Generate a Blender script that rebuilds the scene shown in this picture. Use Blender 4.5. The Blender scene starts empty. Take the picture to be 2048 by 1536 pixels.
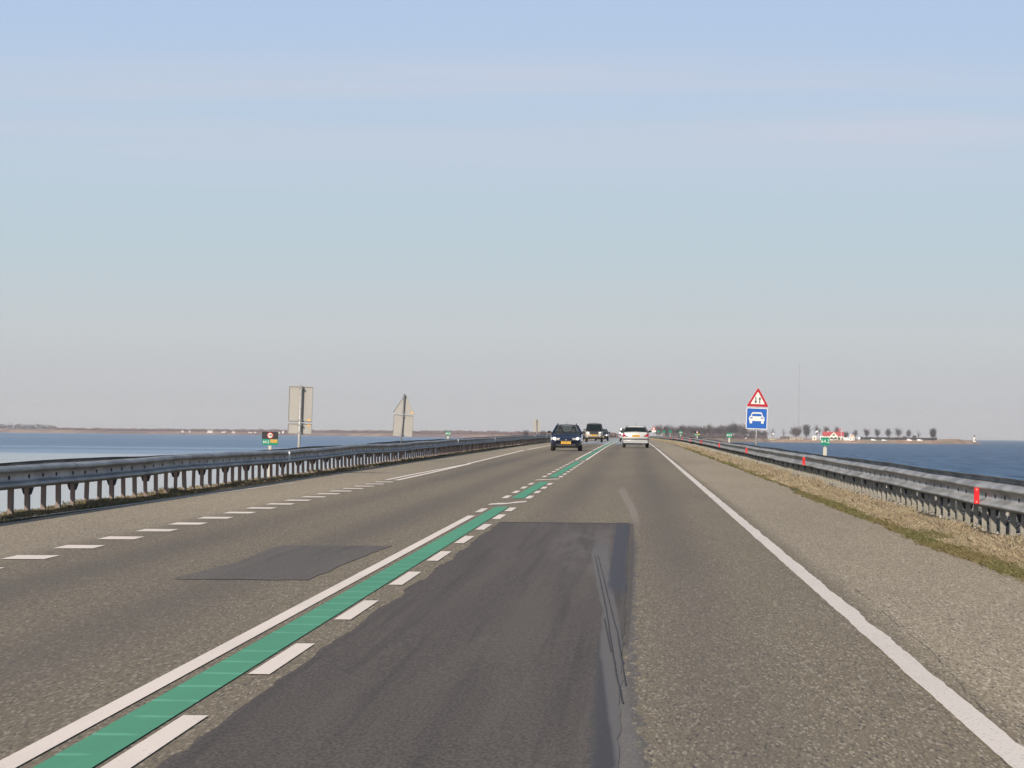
import bpy, math, random
from mathutils import Vector, Matrix, noise
random.seed(7)
C = bpy.context.scene.collection
SC = bpy.context.scene
rad = math.radians

# ------------------------------------------------------------------ camera
FPX = 7600.0; CH = 1.22; SL = 0.00163; WZ = -4.78
cam = bpy.data.cameras.new('camera'); co = bpy.data.objects.new('camera', cam); C.objects.link(co)
cam.sensor_width = 36; cam.lens = 36 * FPX / 2048
cam.clip_start = 0.1; cam.clip_end = 60000
CM = Matrix.Rotation(rad(1.839), 3, 'Z') @ Matrix.Rotation(rad(90.751), 3, 'X') @ Matrix.Rotation(rad(.570), 3, 'Z')
co.matrix_world = Matrix.Translation((0, 0, CH)) @ CM.to_4x4()
SC.camera = co

# ------------------------------------------------------------------ world and sun
SUN_EL, SUN_AZ = rad(28), rad(208)
w = bpy.data.worlds.new('World'); SC.world = w; w.use_nodes = True
nt = w.node_tree; nt.nodes.clear()
def srgb(r, g, b, k=1.0):
    f = lambda c: (c/12.92 if c <= .04045 else ((c+.055)/1.055)**2.4) * k
    return (f(r/255), f(g/255), f(b/255), 1)
N = nt.nodes.new; LK = nt.links.new
out = N('ShaderNodeOutputWorld'); bg = N('ShaderNodeBackground'); LK(bg.outputs[0], out.inputs[0])
tc = N('ShaderNodeTexCoord'); sx = N('ShaderNodeSeparateXYZ'); LK(tc.outputs['Generated'], sx.inputs[0])
mr = N('ShaderNodeMapRange'); mr.inputs[1].default_value = -.02; mr.inputs[2].default_value = .13
LK(sx.outputs[2], mr.inputs[0])
cr = N('ShaderNodeValToRGB'); LK(mr.outputs[0], cr.inputs[0])
el = cr.color_ramp.elements
def e2p(e): return (e + .02) / .15
stops = [(-.02, (181, 178, 177)), (.0, (182, 180, 179)), (.012, (192, 194, 196)), (.026, (197, 203, 206)), (.05, (188, 206, 216)),
         (.07, (186, 206, 222)), (.09, (184, 204, 227)), (.114, (177, 200, 231))]
el[0].position = 0; el[0].color = srgb(*stops[0][1]); el[1].position = 1; el[1].color = srgb(168, 194, 233)
for e, c in stops[1:]:
    x = el.new(e2p(e)); x.color = srgb(*c)
# thin cirrus streaks
mp = N('ShaderNodeMapping'); mp.inputs['Scale'].default_value = (2.2, 2.2, 55); mp.inputs['Rotation'].default_value = (0, rad(-.9), 0)
LK(tc.outputs['Generated'], mp.inputs[0])
nz = N('ShaderNodeTexNoise'); nz.inputs['Scale'].default_value = 1.6; nz.inputs['Detail'].default_value = 4
LK(mp.outputs[0], nz.inputs[0])
nr = N('ShaderNodeMapRange'); nr.inputs[1].default_value = .47; nr.inputs[2].default_value = .72; LK(nz.outputs[0], nr.inputs[0])
bm_ = N('ShaderNodeMapRange'); bm_.interpolation_type = 'SMOOTHSTEP'; bm_.inputs[1].default_value = .055; bm_.inputs[2].default_value = .083
LK(sx.outputs[2], bm_.inputs[0])
bn_ = N('ShaderNodeMapRange'); bn_.interpolation_type = 'SMOOTHSTEP'; bn_.inputs[1].default_value = .083; bn_.inputs[2].default_value = .11
bn_.inputs[3].default_value = 1; bn_.inputs[4].default_value = .12; LK(sx.outputs[2], bn_.inputs[0])
m1 = N('ShaderNodeMath'); m1.operation = 'MULTIPLY'; LK(bm_.outputs[0], m1.inputs[0]); LK(bn_.outputs[0], m1.inputs[1])
m2 = N('ShaderNodeMath'); m2.operation = 'MULTIPLY'; LK(m1.outputs[0], m2.inputs[0]); LK(nr.outputs[0], m2.inputs[1])
m3 = N('ShaderNodeMath'); m3.operation = 'MULTIPLY'; m3.inputs[1].default_value = .75; LK(m2.outputs[0], m3.inputs[0])
mxc = N('ShaderNodeMix'); mxc.data_type = 'RGBA'; LK(m3.outputs[0], mxc.inputs[0]); LK(cr.outputs[0], mxc.inputs[6]); mxc.inputs[7].default_value = srgb(205, 208, 222)
sky = N('ShaderNodeTexSky'); sky.sky_type = 'NISHITA'; sky.sun_disc = False; sky.sun_elevation = SUN_EL; sky.sun_rotation = SUN_AZ
sky.dust_density = 1.5
vs = N('ShaderNodeVectorMath'); vs.operation = 'SCALE'; vs.inputs[3].default_value = .11; LK(sky.outputs[0], vs.inputs[0])
mf = N('ShaderNodeMapRange'); mf.interpolation_type = 'SMOOTHSTEP'; mf.inputs[1].default_value = .12; mf.inputs[2].default_value = .4
LK(sx.outputs[2], mf.inputs[0])
mx2 = N('ShaderNodeMix'); mx2.data_type = 'RGBA'; LK(mf.outputs[0], mx2.inputs[0]); LK(mxc.outputs[2], mx2.inputs[6]); LK(vs.outputs[0], mx2.inputs[7])
LK(mx2.outputs[2], bg.inputs[0]); bg.inputs[1].default_value = 1.0
sun = bpy.data.lights.new('sun', 'SUN'); so = bpy.data.objects.new('sun', sun); C.objects.link(so)
sun.energy = 4.9; sun.angle = rad(.5); sun.color = (1, .90, .77)
sdir = Vector((math.sin(SUN_AZ)*math.cos(SUN_EL), math.cos(SUN_AZ)*math.cos(SUN_EL), math.sin(SUN_EL)))
so.rotation_euler = sdir.to_track_quat('Z', 'Y').to_euler()
SC.view_settings.view_transform = 'Standard'; SC.view_settings.look = 'None'; SC.view_settings.exposure = 0; SC.view_settings.gamma = 1
SC.cycles.volume_bounces = 1; SC.cycles.max_bounces = 8; SC.cycles.transparent_max_bounces = 24

# ------------------------------------------------------------------ helpers
def gz(y):      # the dike road climbs a little, levels off and then falls away beyond the crest
    if y < 200: return SL * y
    if y < 420: t = y - 200; return SL*200 + SL*t - .5*SL/220*t*t
    z = SL*200 + SL*110
    if y < 1400: return z - .0002*(y - 420)
    return z - .196 - .0015*(y - 1400)
def ray(u, v): return CM @ Vector(((u - 1024)/FPX, -(v - 768)/FPX, -1.))
def at(u, v, Y):
    d = ray(u, v); t = Y / d.y; return Vector((d.x*t, Y, CH + d.z*t))
class MB:
    def __init__(s): s.v = []; s.f = []
    def add(s, vs, fs):
        b = len(s.v); s.v += [tuple(v) for v in vs]; s.f += [tuple(b+i for i in f) for f in fs]; return s
    def box(s, x0, x1, y0, y1, z0, z1):
        return s.add([(x0,y0,z0),(x1,y0,z0),(x1,y1,z0),(x0,y1,z0),(x0,y0,z1),(x1,y0,z1),(x1,y1,z1),(x0,y1,z1)],
                     [(0,3,2,1),(4,5,6,7),(0,1,5,4),(1,2,6,5),(2,3,7,6),(3,0,4,7)])
    def bbox(s, x0, x1, y0, y1, z0, z1, b):      # box with chamfered edges seen along y
        pr = [(x0+b,z0),(x1-b,z0),(x1,z0+b),(x1,z1-b),(x1-b,z1),(x0+b,z1),(x0,z1-b),(x0,z0+b)]
        return s.prism(pr, y0, y1)
    def prism(s, pr, y0, y1):                    # profile in xz (ccw seen from -y), extruded along y
        n = len(pr); vs = [(x,y0,z) for x,z in pr] + [(x,y1,z) for x,z in pr]
        fs = [tuple(range(n)), tuple(range(2*n-1, n-1, -1))] + [(i, n+i, n+(i+1)%n, (i+1)%n) for i in range(n)]
        return s.add(vs, fs)
    def tube(s, a, b, r0, r1=None, n=8, caps=True):
        r1 = r0 if r1 is None else r1; a = Vector(a); b = Vector(b); d = (b-a).normalized()
        u = d.orthogonal().normalized(); w_ = d.cross(u)
        vs = [a + (u*math.cos(t)+w_*math.sin(t))*r0 for t in [2*math.pi*i/n for i in range(n)]] + \
             [b + (u*math.cos(t)+w_*math.sin(t))*r1 for t in [2*math.pi*i/n for i in range(n)]]
        fs = [(i, (i+1)%n, n+(i+1)%n, n+i) for i in range(n)]
        if caps: fs += [tuple(range(n-1,-1,-1)), tuple(range(n, 2*n))]
        return s.add(vs, fs)
    def lathe(s, prof, c=(0,0,0), n=16):
        k = len(prof); vs = []
        for r, z in prof:
            vs += [(c[0]+r*math.cos(2*math.pi*i/n), c[1]+r*math.sin(2*math.pi*i/n), c[2]+z) for i in range(n)]
        fs = [(j*n+i, j*n+(i+1)%n, (j+1)*n+(i+1)%n, (j+1)*n+i) for j in range(k-1) for i in range(n)]
        fs += [tuple(range(n-1,-1,-1)), tuple(range((k-1)*n, k*n))]
        return s.add(vs, fs)
    def build(s, name, m, parent=None, smooth=False):
        me = bpy.data.meshes.new(name); me.from_pydata(s.v, [], s.f); me.update()
        o = bpy.data.objects.new(name, me); C.objects.link(o)
        for mm in (m if isinstance(m, (list, tuple)) else [m]): me.materials.append(mm)
        if smooth: me.shade_smooth()
        if parent: o.parent = parent
        return o
def tag(o, label=None, cat=None, group=None, kind=None):
    if label: o['label'] = label
    if cat: o['category'] = cat
    if group: o['group'] = group
    if kind: o['kind'] = kind
    return o
def empty(name, loc=(0,0,0), rz=0):
    o = bpy.data.objects.new(name, None); o.location = loc; o.rotation_euler = (0,0,rz); C.objects.link(o); return o
def copy_tree(o, parent=None):
    c = o.copy(); C.objects.link(c)
    if parent: c.parent = parent
    for ch in list(o.children): copy_tree(ch, c)
    return c
def mat(name, col, rough=.6, metal=0, spec=.5, emit=0, var=0, vscale=5, alpha=1, coat=0):
    m = bpy.data.materials.new(name); m.use_nodes = True; t = m.node_tree; b = t.nodes['Principled BSDF']
    c = tuple(col)[:3] + (1,)
    b.inputs['Base Color'].default_value = c; b.inputs['Roughness'].default_value = rough; b.inputs['Metallic'].default_value = metal
    b.inputs['Specular IOR Level'].default_value = spec; b.inputs['Coat Weight'].default_value = coat
    b.inputs['Coat Roughness'].default_value = .05
    if emit: b.inputs['Emission Color'].default_value = c; b.inputs['Emission Strength'].default_value = emit
    if alpha < 1: b.inputs['Alpha'].default_value = alpha
    if var:
        q = t.nodes.new('ShaderNodeTexCoord'); n_ = t.nodes.new('ShaderNodeTexNoise'); n_.inputs['Scale'].default_value = vscale; n_.inputs['Detail'].default_value = 5
        t.links.new(q.outputs['Object'], n_.inputs[0])
        r = t.nodes.new('ShaderNodeValToRGB'); t.links.new(n_.outputs[0], r.inputs[0])
        r.color_ramp.elements[0].position = .3; r.color_ramp.elements[1].position = .7
        r.color_ramp.elements[0].color = tuple(x*(1-var) for x in c[:3]) + (1,); r.color_ramp.elements[1].color = tuple(min(1,x*(1+var)) for x in c[:3]) + (1,)
        t.links.new(r.outputs[0], b.inputs['Base Color'])
    return m
class G:      # tiny shader graph helper
    def __init__(s, name):
        s.m = bpy.data.materials.new(name); s.m.use_nodes = True; s.t = s.m.node_tree; s.b = s.t.nodes['Principled BSDF']
        s.tc = s.n('ShaderNodeTexCoord'); s.sep = s.n('ShaderNodeSeparateXYZ'); s.l(s.tc.outputs['Object'], s.sep.inputs[0])
        s.X, s.Y, s.Z = s.sep.outputs
    def n(s, k): return s.t.nodes.new(k)
    def l(s, a, b): s.t.links.new(a, b)
    def noise(s, sc, scale=(1,1,1), det=3, rough=.5, dist=0):
        mpn = s.n('ShaderNodeMapping'); mpn.inputs['Scale'].default_value = scale; s.l(s.tc.outputs['Object'], mpn.inputs[0])
        q = s.n('ShaderNodeTexNoise'); q.inputs['Scale'].default_value = sc; q.inputs['Detail'].default_value = det; q.inputs['Roughness'].default_value = rough
        q.inputs['Distortion'].default_value = dist
        s.l(mpn.outputs[0], q.inputs[0]); return q.outputs[0]
    def math(s, op, a, b=None, c=None):
        q = s.n('ShaderNodeMath'); q.operation = op
        for i, x in enumerate((a, b, c)):
            if x is None: continue
            if isinstance(x, (int, float)): q.inputs[i].default_value = x
            else: s.l(x, q.inputs[i])
        return q.outputs[0]
    def rng(s, a, lo, hi, o0=0, o1=1, smooth=True):
        q = s.n('ShaderNodeMapRange'); q.interpolation_type = 'SMOOTHSTEP' if smooth else 'LINEAR'
        q.inputs[1].default_value = lo; q.inputs[2].default_value = hi; q.inputs[3].default_value = o0; q.inputs[4].default_value = o1
        s.l(a, q.inputs[0]); return q.outputs[0]
    def mix(s, f, a, b, mode='MIX'):
        q = s.n('ShaderNodeMix'); q.data_type = 'RGBA'; q.blend_type = mode
        for i, x in ((0, f), (6, a), (7, b)):
            if isinstance(x, (int, float)): q.inputs[i].default_value = x
            elif isinstance(x, tuple): q.inputs[i].default_value = x if len(x) == 4 else x + (1,)
            else: s.l(x, q.inputs[i])
        return q.outputs[2]
    def bump(s, h, st, dist):
        q = s.n('ShaderNodeBump'); q.inputs['Strength'].default_value = st; q.inputs['Distance'].default_value = dist
        s.l(h, q.inputs['Height']); s.l(q.outputs[0], s.b.inputs['Normal']); return q
    def done(s, col=None, rough=None, spec=None):
        if col is not None:
            if isinstance(col, tuple): s.b.inputs['Base Color'].default_value = col if len(col) == 4 else col + (1,)
            else: s.l(col, s.b.inputs['Base Color'])
        if rough is not None:
            if isinstance(rough, (int, float)): s.b.inputs['Roughness'].default_value = rough
            else: s.l(rough, s.b.inputs['Roughness'])
        if spec is not None: s.b.inputs['Specular IOR Level'].default_value = spec
        return s.m
def band(g, c, w_, soft):   # 1 inside |X-c|<w
    d = g.math('ABSOLUTE', g.math('SUBTRACT', g.X, c))
    return g.rng(d, w_ - soft, w_ + soft, 1, 0)

# ------------------------------------------------------------------ ground materials
def curve(g, pts, soft=None):      # X of a wavering line as a function of Y, from (X, Y) points
    cr_ = g.n('ShaderNodeValToRGB'); g.l(g.rng(g.Y, 10, 75, 0, 1, False), cr_.inputs[0]); e = cr_.color_ramp.elements
    pts = sorted(pts, key=lambda p: p[1])
    e[0].position = (pts[0][1]-10)/65; e[1].position = (pts[-1][1]-10)/65; v = lambda x: (x+1, x+1, x+1, 1)
    e[0].color = v(pts[0][0]); e[1].color = v(pts[-1][0])
    for p in pts[1:-1]: q = e.new((p[1]-10)/65); q.color = v(p[0])
    sc_ = g.n('ShaderNodeSeparateColor'); g.l(cr_.outputs[0], sc_.inputs[0]); return g.math('SUBTRACT', sc_.outputs[0], 1.0)
def gpt(u, v):
    d = ray(u, v); t = CH/(SL*d.y - d.z); return (d.x*t, d.y*t)
def between(g, La, Lb, y0, y1, soft, wob, wamp, fade=1.5):
    xa = curve(g, [gpt(*p) for p in La]); xb = curve(g, [gpt(*p) for p in Lb]); x = g.math('ADD', g.X, g.math('MULTIPLY', g.math('SUBTRACT', wob, .5), wamp))
    a = g.rng(g.math('SUBTRACT', x, xa), -soft, soft); b = g.rng(g.math('SUBTRACT', xb, x), -soft, soft)
    return g.math('MULTIPLY', g.math('MULTIPLY', a, b), g.math('MULTIPLY', g.rng(g.Y, y0-fade, y0+fade), g.rng(g.Y, y1-fade, y1+fade, 1, 0)))
def seam(g, col):
    w1 = g.noise(2.2, (1, .35, 1), 4, .7); w2 = g.noise(.9, (1, .9, 1), 3, .6); st = g.noise(5, (1, .06, 1), 3, .6)
    dark = between(g, [(1233,1048),(1226,1100),(1216,1160),(1220,1200)], [(1260,1048),(1252,1100),(1250,1160),(1262,1200)], 28.5, 48.9, .018, w1, .06, 1.2)
    brown = between(g, [(1255,1048),(1246,1100),(1246,1200),(1240,1300)], [(1268,1048),(1269,1100),(1264,1200),(1256,1300)], 21, 49.0, .01, w2, .03, .8)
    low = between(g, [(1195,1290),(1187,1400),(1184,1530)], [(1206,1290),(1224,1400),(1238,1530)], 10, 22.5, .03, w1, .06, 2)
    light = between(g, [(1183,1105),(1192,1160),(1205,1220),(1200,1290),(1213,1400),(1232,1530)], [(1216,1105),(1222,1160),(1234,1220),(1243,1290),(1256,1400),(1282,1530)], 8, 40, .012, w1, .03, 3)
    fing = between(g, [(1260,1100),(1256,1200),(1252,1300),(1250,1400),(1272,1530)], [(1274,1100),(1270,1200),(1270,1300),(1274,1400),(1296,1530)], 8, 42, .012, g.noise(1.6, (.4, 1, 1), 3, .7), .22, 3)
    tyre = between(g, [(1238,975),(1246,1000),(1258,1020),(1266,1046)], [(1252,975),(1262,1000),(1274,1020),(1280,1046)], 49.5, 78, .02, st, .05, 4)
    scuff = between(g, [(1110,1065),(1100,1150)], [(1236,1065),(1222,1150)], 32, 46, .12, w2, .3, 3)
    col = g.mix(g.math('MULTIPLY', fing, .6), col, (.085, .083, .09)); col = g.mix(g.math('MULTIPLY', brown, .75), col, (.082, .07, .062))
    col = g.mix(g.math('MULTIPLY', scuff, g.rng(st, .4, .65, .05, .4)), col, (.19, .168, .15))
    col = g.mix(g.math('MULTIPLY', low, .7), col, (.045, .047, .056)); col = g.mix(g.math('MULTIPLY', light, .8), col, (.15, .14, .135)); col = g.mix(g.math('MULTIPLY', dark, .85), col, (.06, .062, .075))
    return g.mix(g.math('MULTIPLY', tyre, .6), col, (.29, .255, .21))
def asphalt():
    g = G('road_asphalt')
    sp = g.noise(80, (1, .11, 1), 3, .75)
    spk = g.rng(sp, .36, .66)
    vor = g.n('ShaderNodeTexVoronoi'); vm = g.n('ShaderNodeMapping'); vm.inputs['Scale'].default_value = (1, .11, 1)
    g.l(g.tc.outputs['Object'], vm.inputs[0]); g.l(vm.outputs[0], vor.inputs[0]); vor.inputs['Scale'].default_value = 105
    vsep = g.n('ShaderNodeSeparateXYZ'); g.l(vor.outputs['Color'], vsep.inputs[0])
    lane = g.mix(spk, (.154, .125, .084), (.278, .228, .152))
    lane = g.mix(g.rng(vsep.outputs[0], .8, .95), lane, (.38, .325, .245))
    shoulder = g.mix(spk, (.240, .198, .134), (.45, .372, .258))
    shoulder = g.mix(g.rng(vsep.outputs[0], .78, 1.0), shoulder, (.62, .54, .42))
    shoulder = g.mix(g.rng(vsep.outputs[1], .86, 1.0), shoulder, (.09, .075, .06))
    lane = g.mix(g.rng(vsep.outputs[1], .88, 1.0), lane, (.09, .078, .068))
    wob = g.noise(.25, (1, .25, 1), 3)
    xs = g.math('ADD', g.X, g.math('MULTIPLY', g.math('SUBTRACT', wob, .5), .12))
    isr = g.rng(xs, 1.5, 1.75); isl = g.rng(xs, -5.9, -5.35, 1, 0)
    col = g.mix(g.math('MAXIMUM', isr, isl), lane, shoulder)
    # wheel tracks, worn darker
    tn = g.noise(.5, (1, .03, 1), 3)
    tnr = g.rng(tn, .3, .65, .45, 1)
    tr = None
    for c, w_ in ((-4.55, .3), (-3.1, .3), (-1.05, .28), (.42, .3)):
        b = band(g, c, w_, .28); tr = b if tr is None else g.math('MAXIMUM', tr, b)
    col = g.mix(g.math('MULTIPLY', g.math('MULTIPLY', tr, tnr), .5), col, (.098, .086, .077))
    big = g.noise(.2, (1, .1, 1), 4, .6)
    col = g.mix(g.rng(big, .35, .7, 0, .3), col, (.09, .08, .072))
    col = seam(g, col)
    # heat mirage imitated: smooth strips put on the far road mirror the sky
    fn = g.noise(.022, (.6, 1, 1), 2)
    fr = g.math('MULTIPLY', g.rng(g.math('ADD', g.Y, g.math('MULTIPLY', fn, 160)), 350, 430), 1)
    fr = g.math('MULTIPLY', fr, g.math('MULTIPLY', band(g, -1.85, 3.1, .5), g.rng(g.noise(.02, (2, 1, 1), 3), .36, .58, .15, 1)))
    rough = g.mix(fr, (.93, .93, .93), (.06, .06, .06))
    g.bump(g.math('ADD', sp, g.math('MULTIPLY', vsep.outputs[0], .5)), .35, .006)
    m = g.done(col, None, .35)
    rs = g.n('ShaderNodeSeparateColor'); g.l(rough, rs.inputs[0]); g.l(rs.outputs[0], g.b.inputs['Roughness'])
    return m
def patch_mat(name, a, b_, warm=0.5):
    g = G(name)
    sp = g.noise(70, (1, .22, 1), 3, .7); st = g.noise(3.5, (1, .02, 1), 4, .6); st2 = g.noise(9, (1, .01, 1), 3, .6)
    col = g.mix(g.rng(sp, .34, .66), a, b_)
    col = g.mix(g.rng(st, .42, .66, 0, .22), col, tuple(x*1.35 for x in b_))
    col = g.mix(g.rng(st2, .5, .7, 0, .35), col, tuple(x*.6 for x in a))
    if name == 'repair_asphalt': col = seam(g, col)
    g.bump(sp, .2, .004)
    return g.done(col, .85, .35)
def paint_mat(name, c, worn, wearc, lines=False):
    g = G(name)
    n1 = g.noise(60, (1, .3, 1), 4, .75); n2 = g.noise(1.6, (1, .15, 1), 4, .65)
    col = g.mix(g.rng(n2, .35, .7, 0, .55), c, tuple(x*.8 for x in c))
    col = g.mix(g.rng(n1, .58-.12*worn, .8-.12*worn, 0, .75), col, wearc)
    if lines:     # raised cross ridges of the sprayed plastic
        yy = g.math('FRACT', g.math('DIVIDE', g.Y, .93))
        r = g.math('MULTIPLY', g.rng(yy, .86, .93), g.rng(g.noise(3, (1, .4, 1), 2), .35, .5))
        col = g.mix(g.math('MULTIPLY', r, .5), col, (.2, .58, .38))
    return g.done(col, .6, .4)
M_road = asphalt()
M_patch = patch_mat('repair_asphalt', (.060, .049, .040), (.132, .110, .091))
M_patch2 = patch_mat('repair_asphalt_grey', (.085, .073, .062), (.16, .14, .118))
M_seal = patch_mat('sealed_joint', (.1, .094, .094), (.165, .152, .145))
M_sealdark = patch_mat('bitumen_joint', (.045, .047, .056), (.085, .083, .092))
M_white = paint_mat('road_paint_white', (.88, .77, .665), .15, (.33, .28, .24))
M_edge = paint_mat('road_paint_worn_white', (.78, .70, .61), .6, (.3, .26, .22))
M_green = paint_mat('road_paint_green', (.085, .335, .175), .45, (.07, .19, .12), True)
M_crack = mat('crack_black', (.05, .047, .046), .9)

# ------------------------------------------------------------------ sheets that follow the road profile
def ysteps(y0, y1, st=5.0):
    k = max(1, int(math.ceil((y1 - y0) / st))); return [y0 + (y1-y0)*i/k for i in range(k+1)]
def strip(mb, x0, x1, y0, y1, h, st=10.0, jag=0, jstep=None):
    ys = ysteps(y0, y1, jstep or st)
    vs = []
    for i, y in enumerate(ys):
        a = x0(y) if callable(x0) else x0; b = x1(y) if callable(x1) else x1
        if jag: a += random.uniform(-jag, jag); b += random.uniform(-jag, jag)
        vs += [(a, y, gz(y)+h), (b, y, gz(y)+h)]
    mb.add(vs, [(2*i, 2*i+1, 2*i+3, 2*i+2) for i in range(len(ys)-1)])
def blob(mb, pts, h, sub=3, jag=.01):
    P = []
    for i, p in enumerate(pts):
        q = pts[(i+1) % len(pts)]
        for k in range(sub):
            t = k/sub; P.append((p[0]+(q[0]-p[0])*t + random.uniform(-jag, jag), p[1]+(q[1]-p[1])*t + (random.uniform(-jag, jag)*4 if k else 0)))
    mb.add([(x, y, gz(y)+h) for x, y in P], [tuple(range(len(P)))])
END = 2600
def redge(y): return 3.2 + .1*noise.noise((y*.11, 0, 3)) + .05*noise.noise((y*.7, 0, 1)) + (.12 if y > 75 else 0)
def ledge(y): return (-7.62 if y < 60 else -7.72) + .07*noise.noise((y*.13, 5, 3)) + .06*noise.noise((y*.8, 0, 9))
m = MB(); vs = []
ys = ysteps(-40, 160, 1.0) + ysteps(165, END, 10)
xs = [None, -6.5, -5.2, -3.5, -2, 0, 1.6, None]
for y in ys:
    for i, x in enumerate(xs):
        vs.append((ledge(y) if i == 0 else redge(y) if i == 7 else x, y, gz(y)))
m.add(vs, [(j*8+i, j*8+i+1, (j+1)*8+i+1, (j+1)*8+i) for j in range(len(ys)-1) for i in range(7)])
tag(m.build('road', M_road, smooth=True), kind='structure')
# lane repairs
m = MB(); strip(m, lambda y: -1.68 + .035*noise.noise((y*.5, 2, 1)) + (-.03 if y > 40 else 0) + .02*noise.noise((y*2.5, 1, 1)), lambda y: -.045, -5, 48.9, .002, jag=.01, jstep=.35)
tag(m.build('road_repair_patch', M_patch), kind='structure')
m = MB(); blob(m, [(-3.62, 29.8), (-2.55, 29.9), (-2.5, 36.6), (-2.46, 38.7), (-3.56, 38.5), (-3.5, 33.6)], .004, 8, .018)
tag(m.build('road_repair_patch_oblong', M_patch2), kind='structure')
m = MB()
def cline(pts, w_, h=.016):
    for (a, b) in zip(pts[:-1], pts[1:]):
        strip(m, lambda y: a[0]+(b[0]-a[0])*(y-a[1])/(b[1]-a[1])-w_/2, lambda y: a[0]+(b[0]-a[0])*(y-a[1])/(b[1]-a[1])+w_/2, a[1], b[1], h, jag=w_*.3, jstep=.4)
for L in ([(1190,1112),(1212,1220),(1231,1343),(1245,1409)], [(1196,1112),(1222,1220),(1235,1269),(1251,1374)], [(1208,1236),(1222,1306)]):
    cline([gpt(*p) for p in L][::-1], .0055, .006)
P_ = [gpt(*p) for p in [(2048,1512),(1930,1380),(1860,1300),(1800,1255),(1740,1200),(1690,1165),(1640,1136)]]
for a_, b_ in zip(P_[:-1], P_[1:]):
    for k in range(5):
        if random.random() < .75: cline([(a_[0]+(b_[0]-a_[0])*k/5, a_[1]+(b_[1]-a_[1])*k/5), (a_[0]+(b_[0]-a_[0])*(k+.85)/5, a_[1]+(b_[1]-a_[1])*(k+.85)/5)], .005, .003)
strip(m, -1.70, -.05, 48.82, 48.98, .004, jag=.01, jstep=.4)
tag(m.build('road_cracks', M_crack), kind='structure')

# ------------------------------------------------------------------ road markings
m = MB(); strip(m, lambda y: -2.265, lambda y: -2.165, -5, 52.3, .005)
for (a, b) in [(54.4, 57.0)] + [(65.4+5.3*i, 68.0+5.3*i) for i in range(4)] + [(94+5.3*i, 96.6+5.3*i) for i in range(9)]:
    strip(m, -2.265, -2.165, a, b, .005)
strip(m, -2.265, -2.165, 146, END, .005)
for k in range(-3, 8): strip(m, -1.86, -1.76, 15.85+5.33*k-2.66*0, 15.85+5.33*k+2.65-.05, .005) if 0 else None
# right dashes of the double line: ends measured at 15.9, 21.2, 26.6 ...
for k in range(-3, 8): strip(m, -1.87, -1.765, 13.2+5.32*k, 15.85+5.32*k, .005)
strip(m, -1.87, -1.765, 55.3, 57.8, .005)
for (a, b) in [(65.4+5.3*i, 68.0+5.3*i) for i in range(4)] + [(94+5.3*i, 96.6+5.3*i) for i in range(9)]: strip(m, -1.86, -1.76, a, b, .005)
strip(m, -1.86, -1.76, 146, END, .005)
for yc in (61.3, 89.8, 142.8):
    prev = [(-2.27, yc-1.3), (-2.15, yc-.75), (-2.02, yc-.6), (-1.93, yc+.5), (-1.76, yc+1.5)]
    for i in range(4):
        a, b = prev[i], prev[i+1]; t0 = .55+.12*(i % 2); t1 = .55+.12*((i+1) % 2)
        m.add([(a[0], a[1]-t0, gz(yc)+.005), (b[0], b[1]-t1, gz(yc)+.005), (b[0], b[1]+t1, gz(yc)+.005), (a[0], a[1]+t0, gz(yc)+.005)], [(0,1,2,3)])
# block marking and edge lines on the left
for k in range(-8, 17):
    y = 33.8 + 3.05*k
    if y > 85: break
    m.add([(-5.63, y-.1, gz(y)+.005), (-5.25, y, gz(y)+.005), (-5.27, y+1.08, gz(y)+.005), (-5.65, y+1.0, gz(y)+.005)], [(0,1,2,3)])
strip(m, lambda y: -5.66 + .0*y + max(0, (y-96))*.0045, lambda y: -5.54 + max(0, (y-96))*.0045, 86.2, 126, .005)
strip(m, -5.42, -5.28, 85.8, 100, .005); strip(m, lambda y: -5.42-(y-100)*.003, lambda y: -5.28-(y-100)*.003, 100, 126, .0055)
strip(m, lambda y: -5.56-(y-126)*.0055 if y < 200 else -5.967, lambda y: -5.42-(y-126)*.0055 if y < 200 else -5.827, 126, 205, .005)
strip(m, -5.967, -5.827, 212, 600, .005)
tag(m.build('road_marking_white', M_white), kind='structure')
m = MB(); strip(m, lambda y: 1.385 + .012*noise.noise((y*.5, 1, 1)) + .008*noise.noise((y*4, 1, 1)), lambda y: 1.515 + .018*noise.noise((y*.6, 8, 1)) + .01*noise.noise((y*3.7, 6, 1)), -5, 1400, .005, st=.25, jag=.003)
strip(m, lambda y: -7.88 + max(0, y-46)*.021, lambda y: -7.82 + max(0, y-46)*.021, 35, 80, .005, jag=.006, jstep=1.5)
tag(m.build('road_marking_worn', M_edge), kind='structure')
m = MB(); strip(m, -2.105, -1.9, -5, 58.3, .005); strip(m, -2.1, -1.89, 65.4, 85.8, .005); strip(m, -2.1, -1.89, 93.7, 139, .005); strip(m, -2.1, -1.91, 147, END, .005)
tag(m.build('road_marking_green', M_green), kind='structure')

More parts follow.
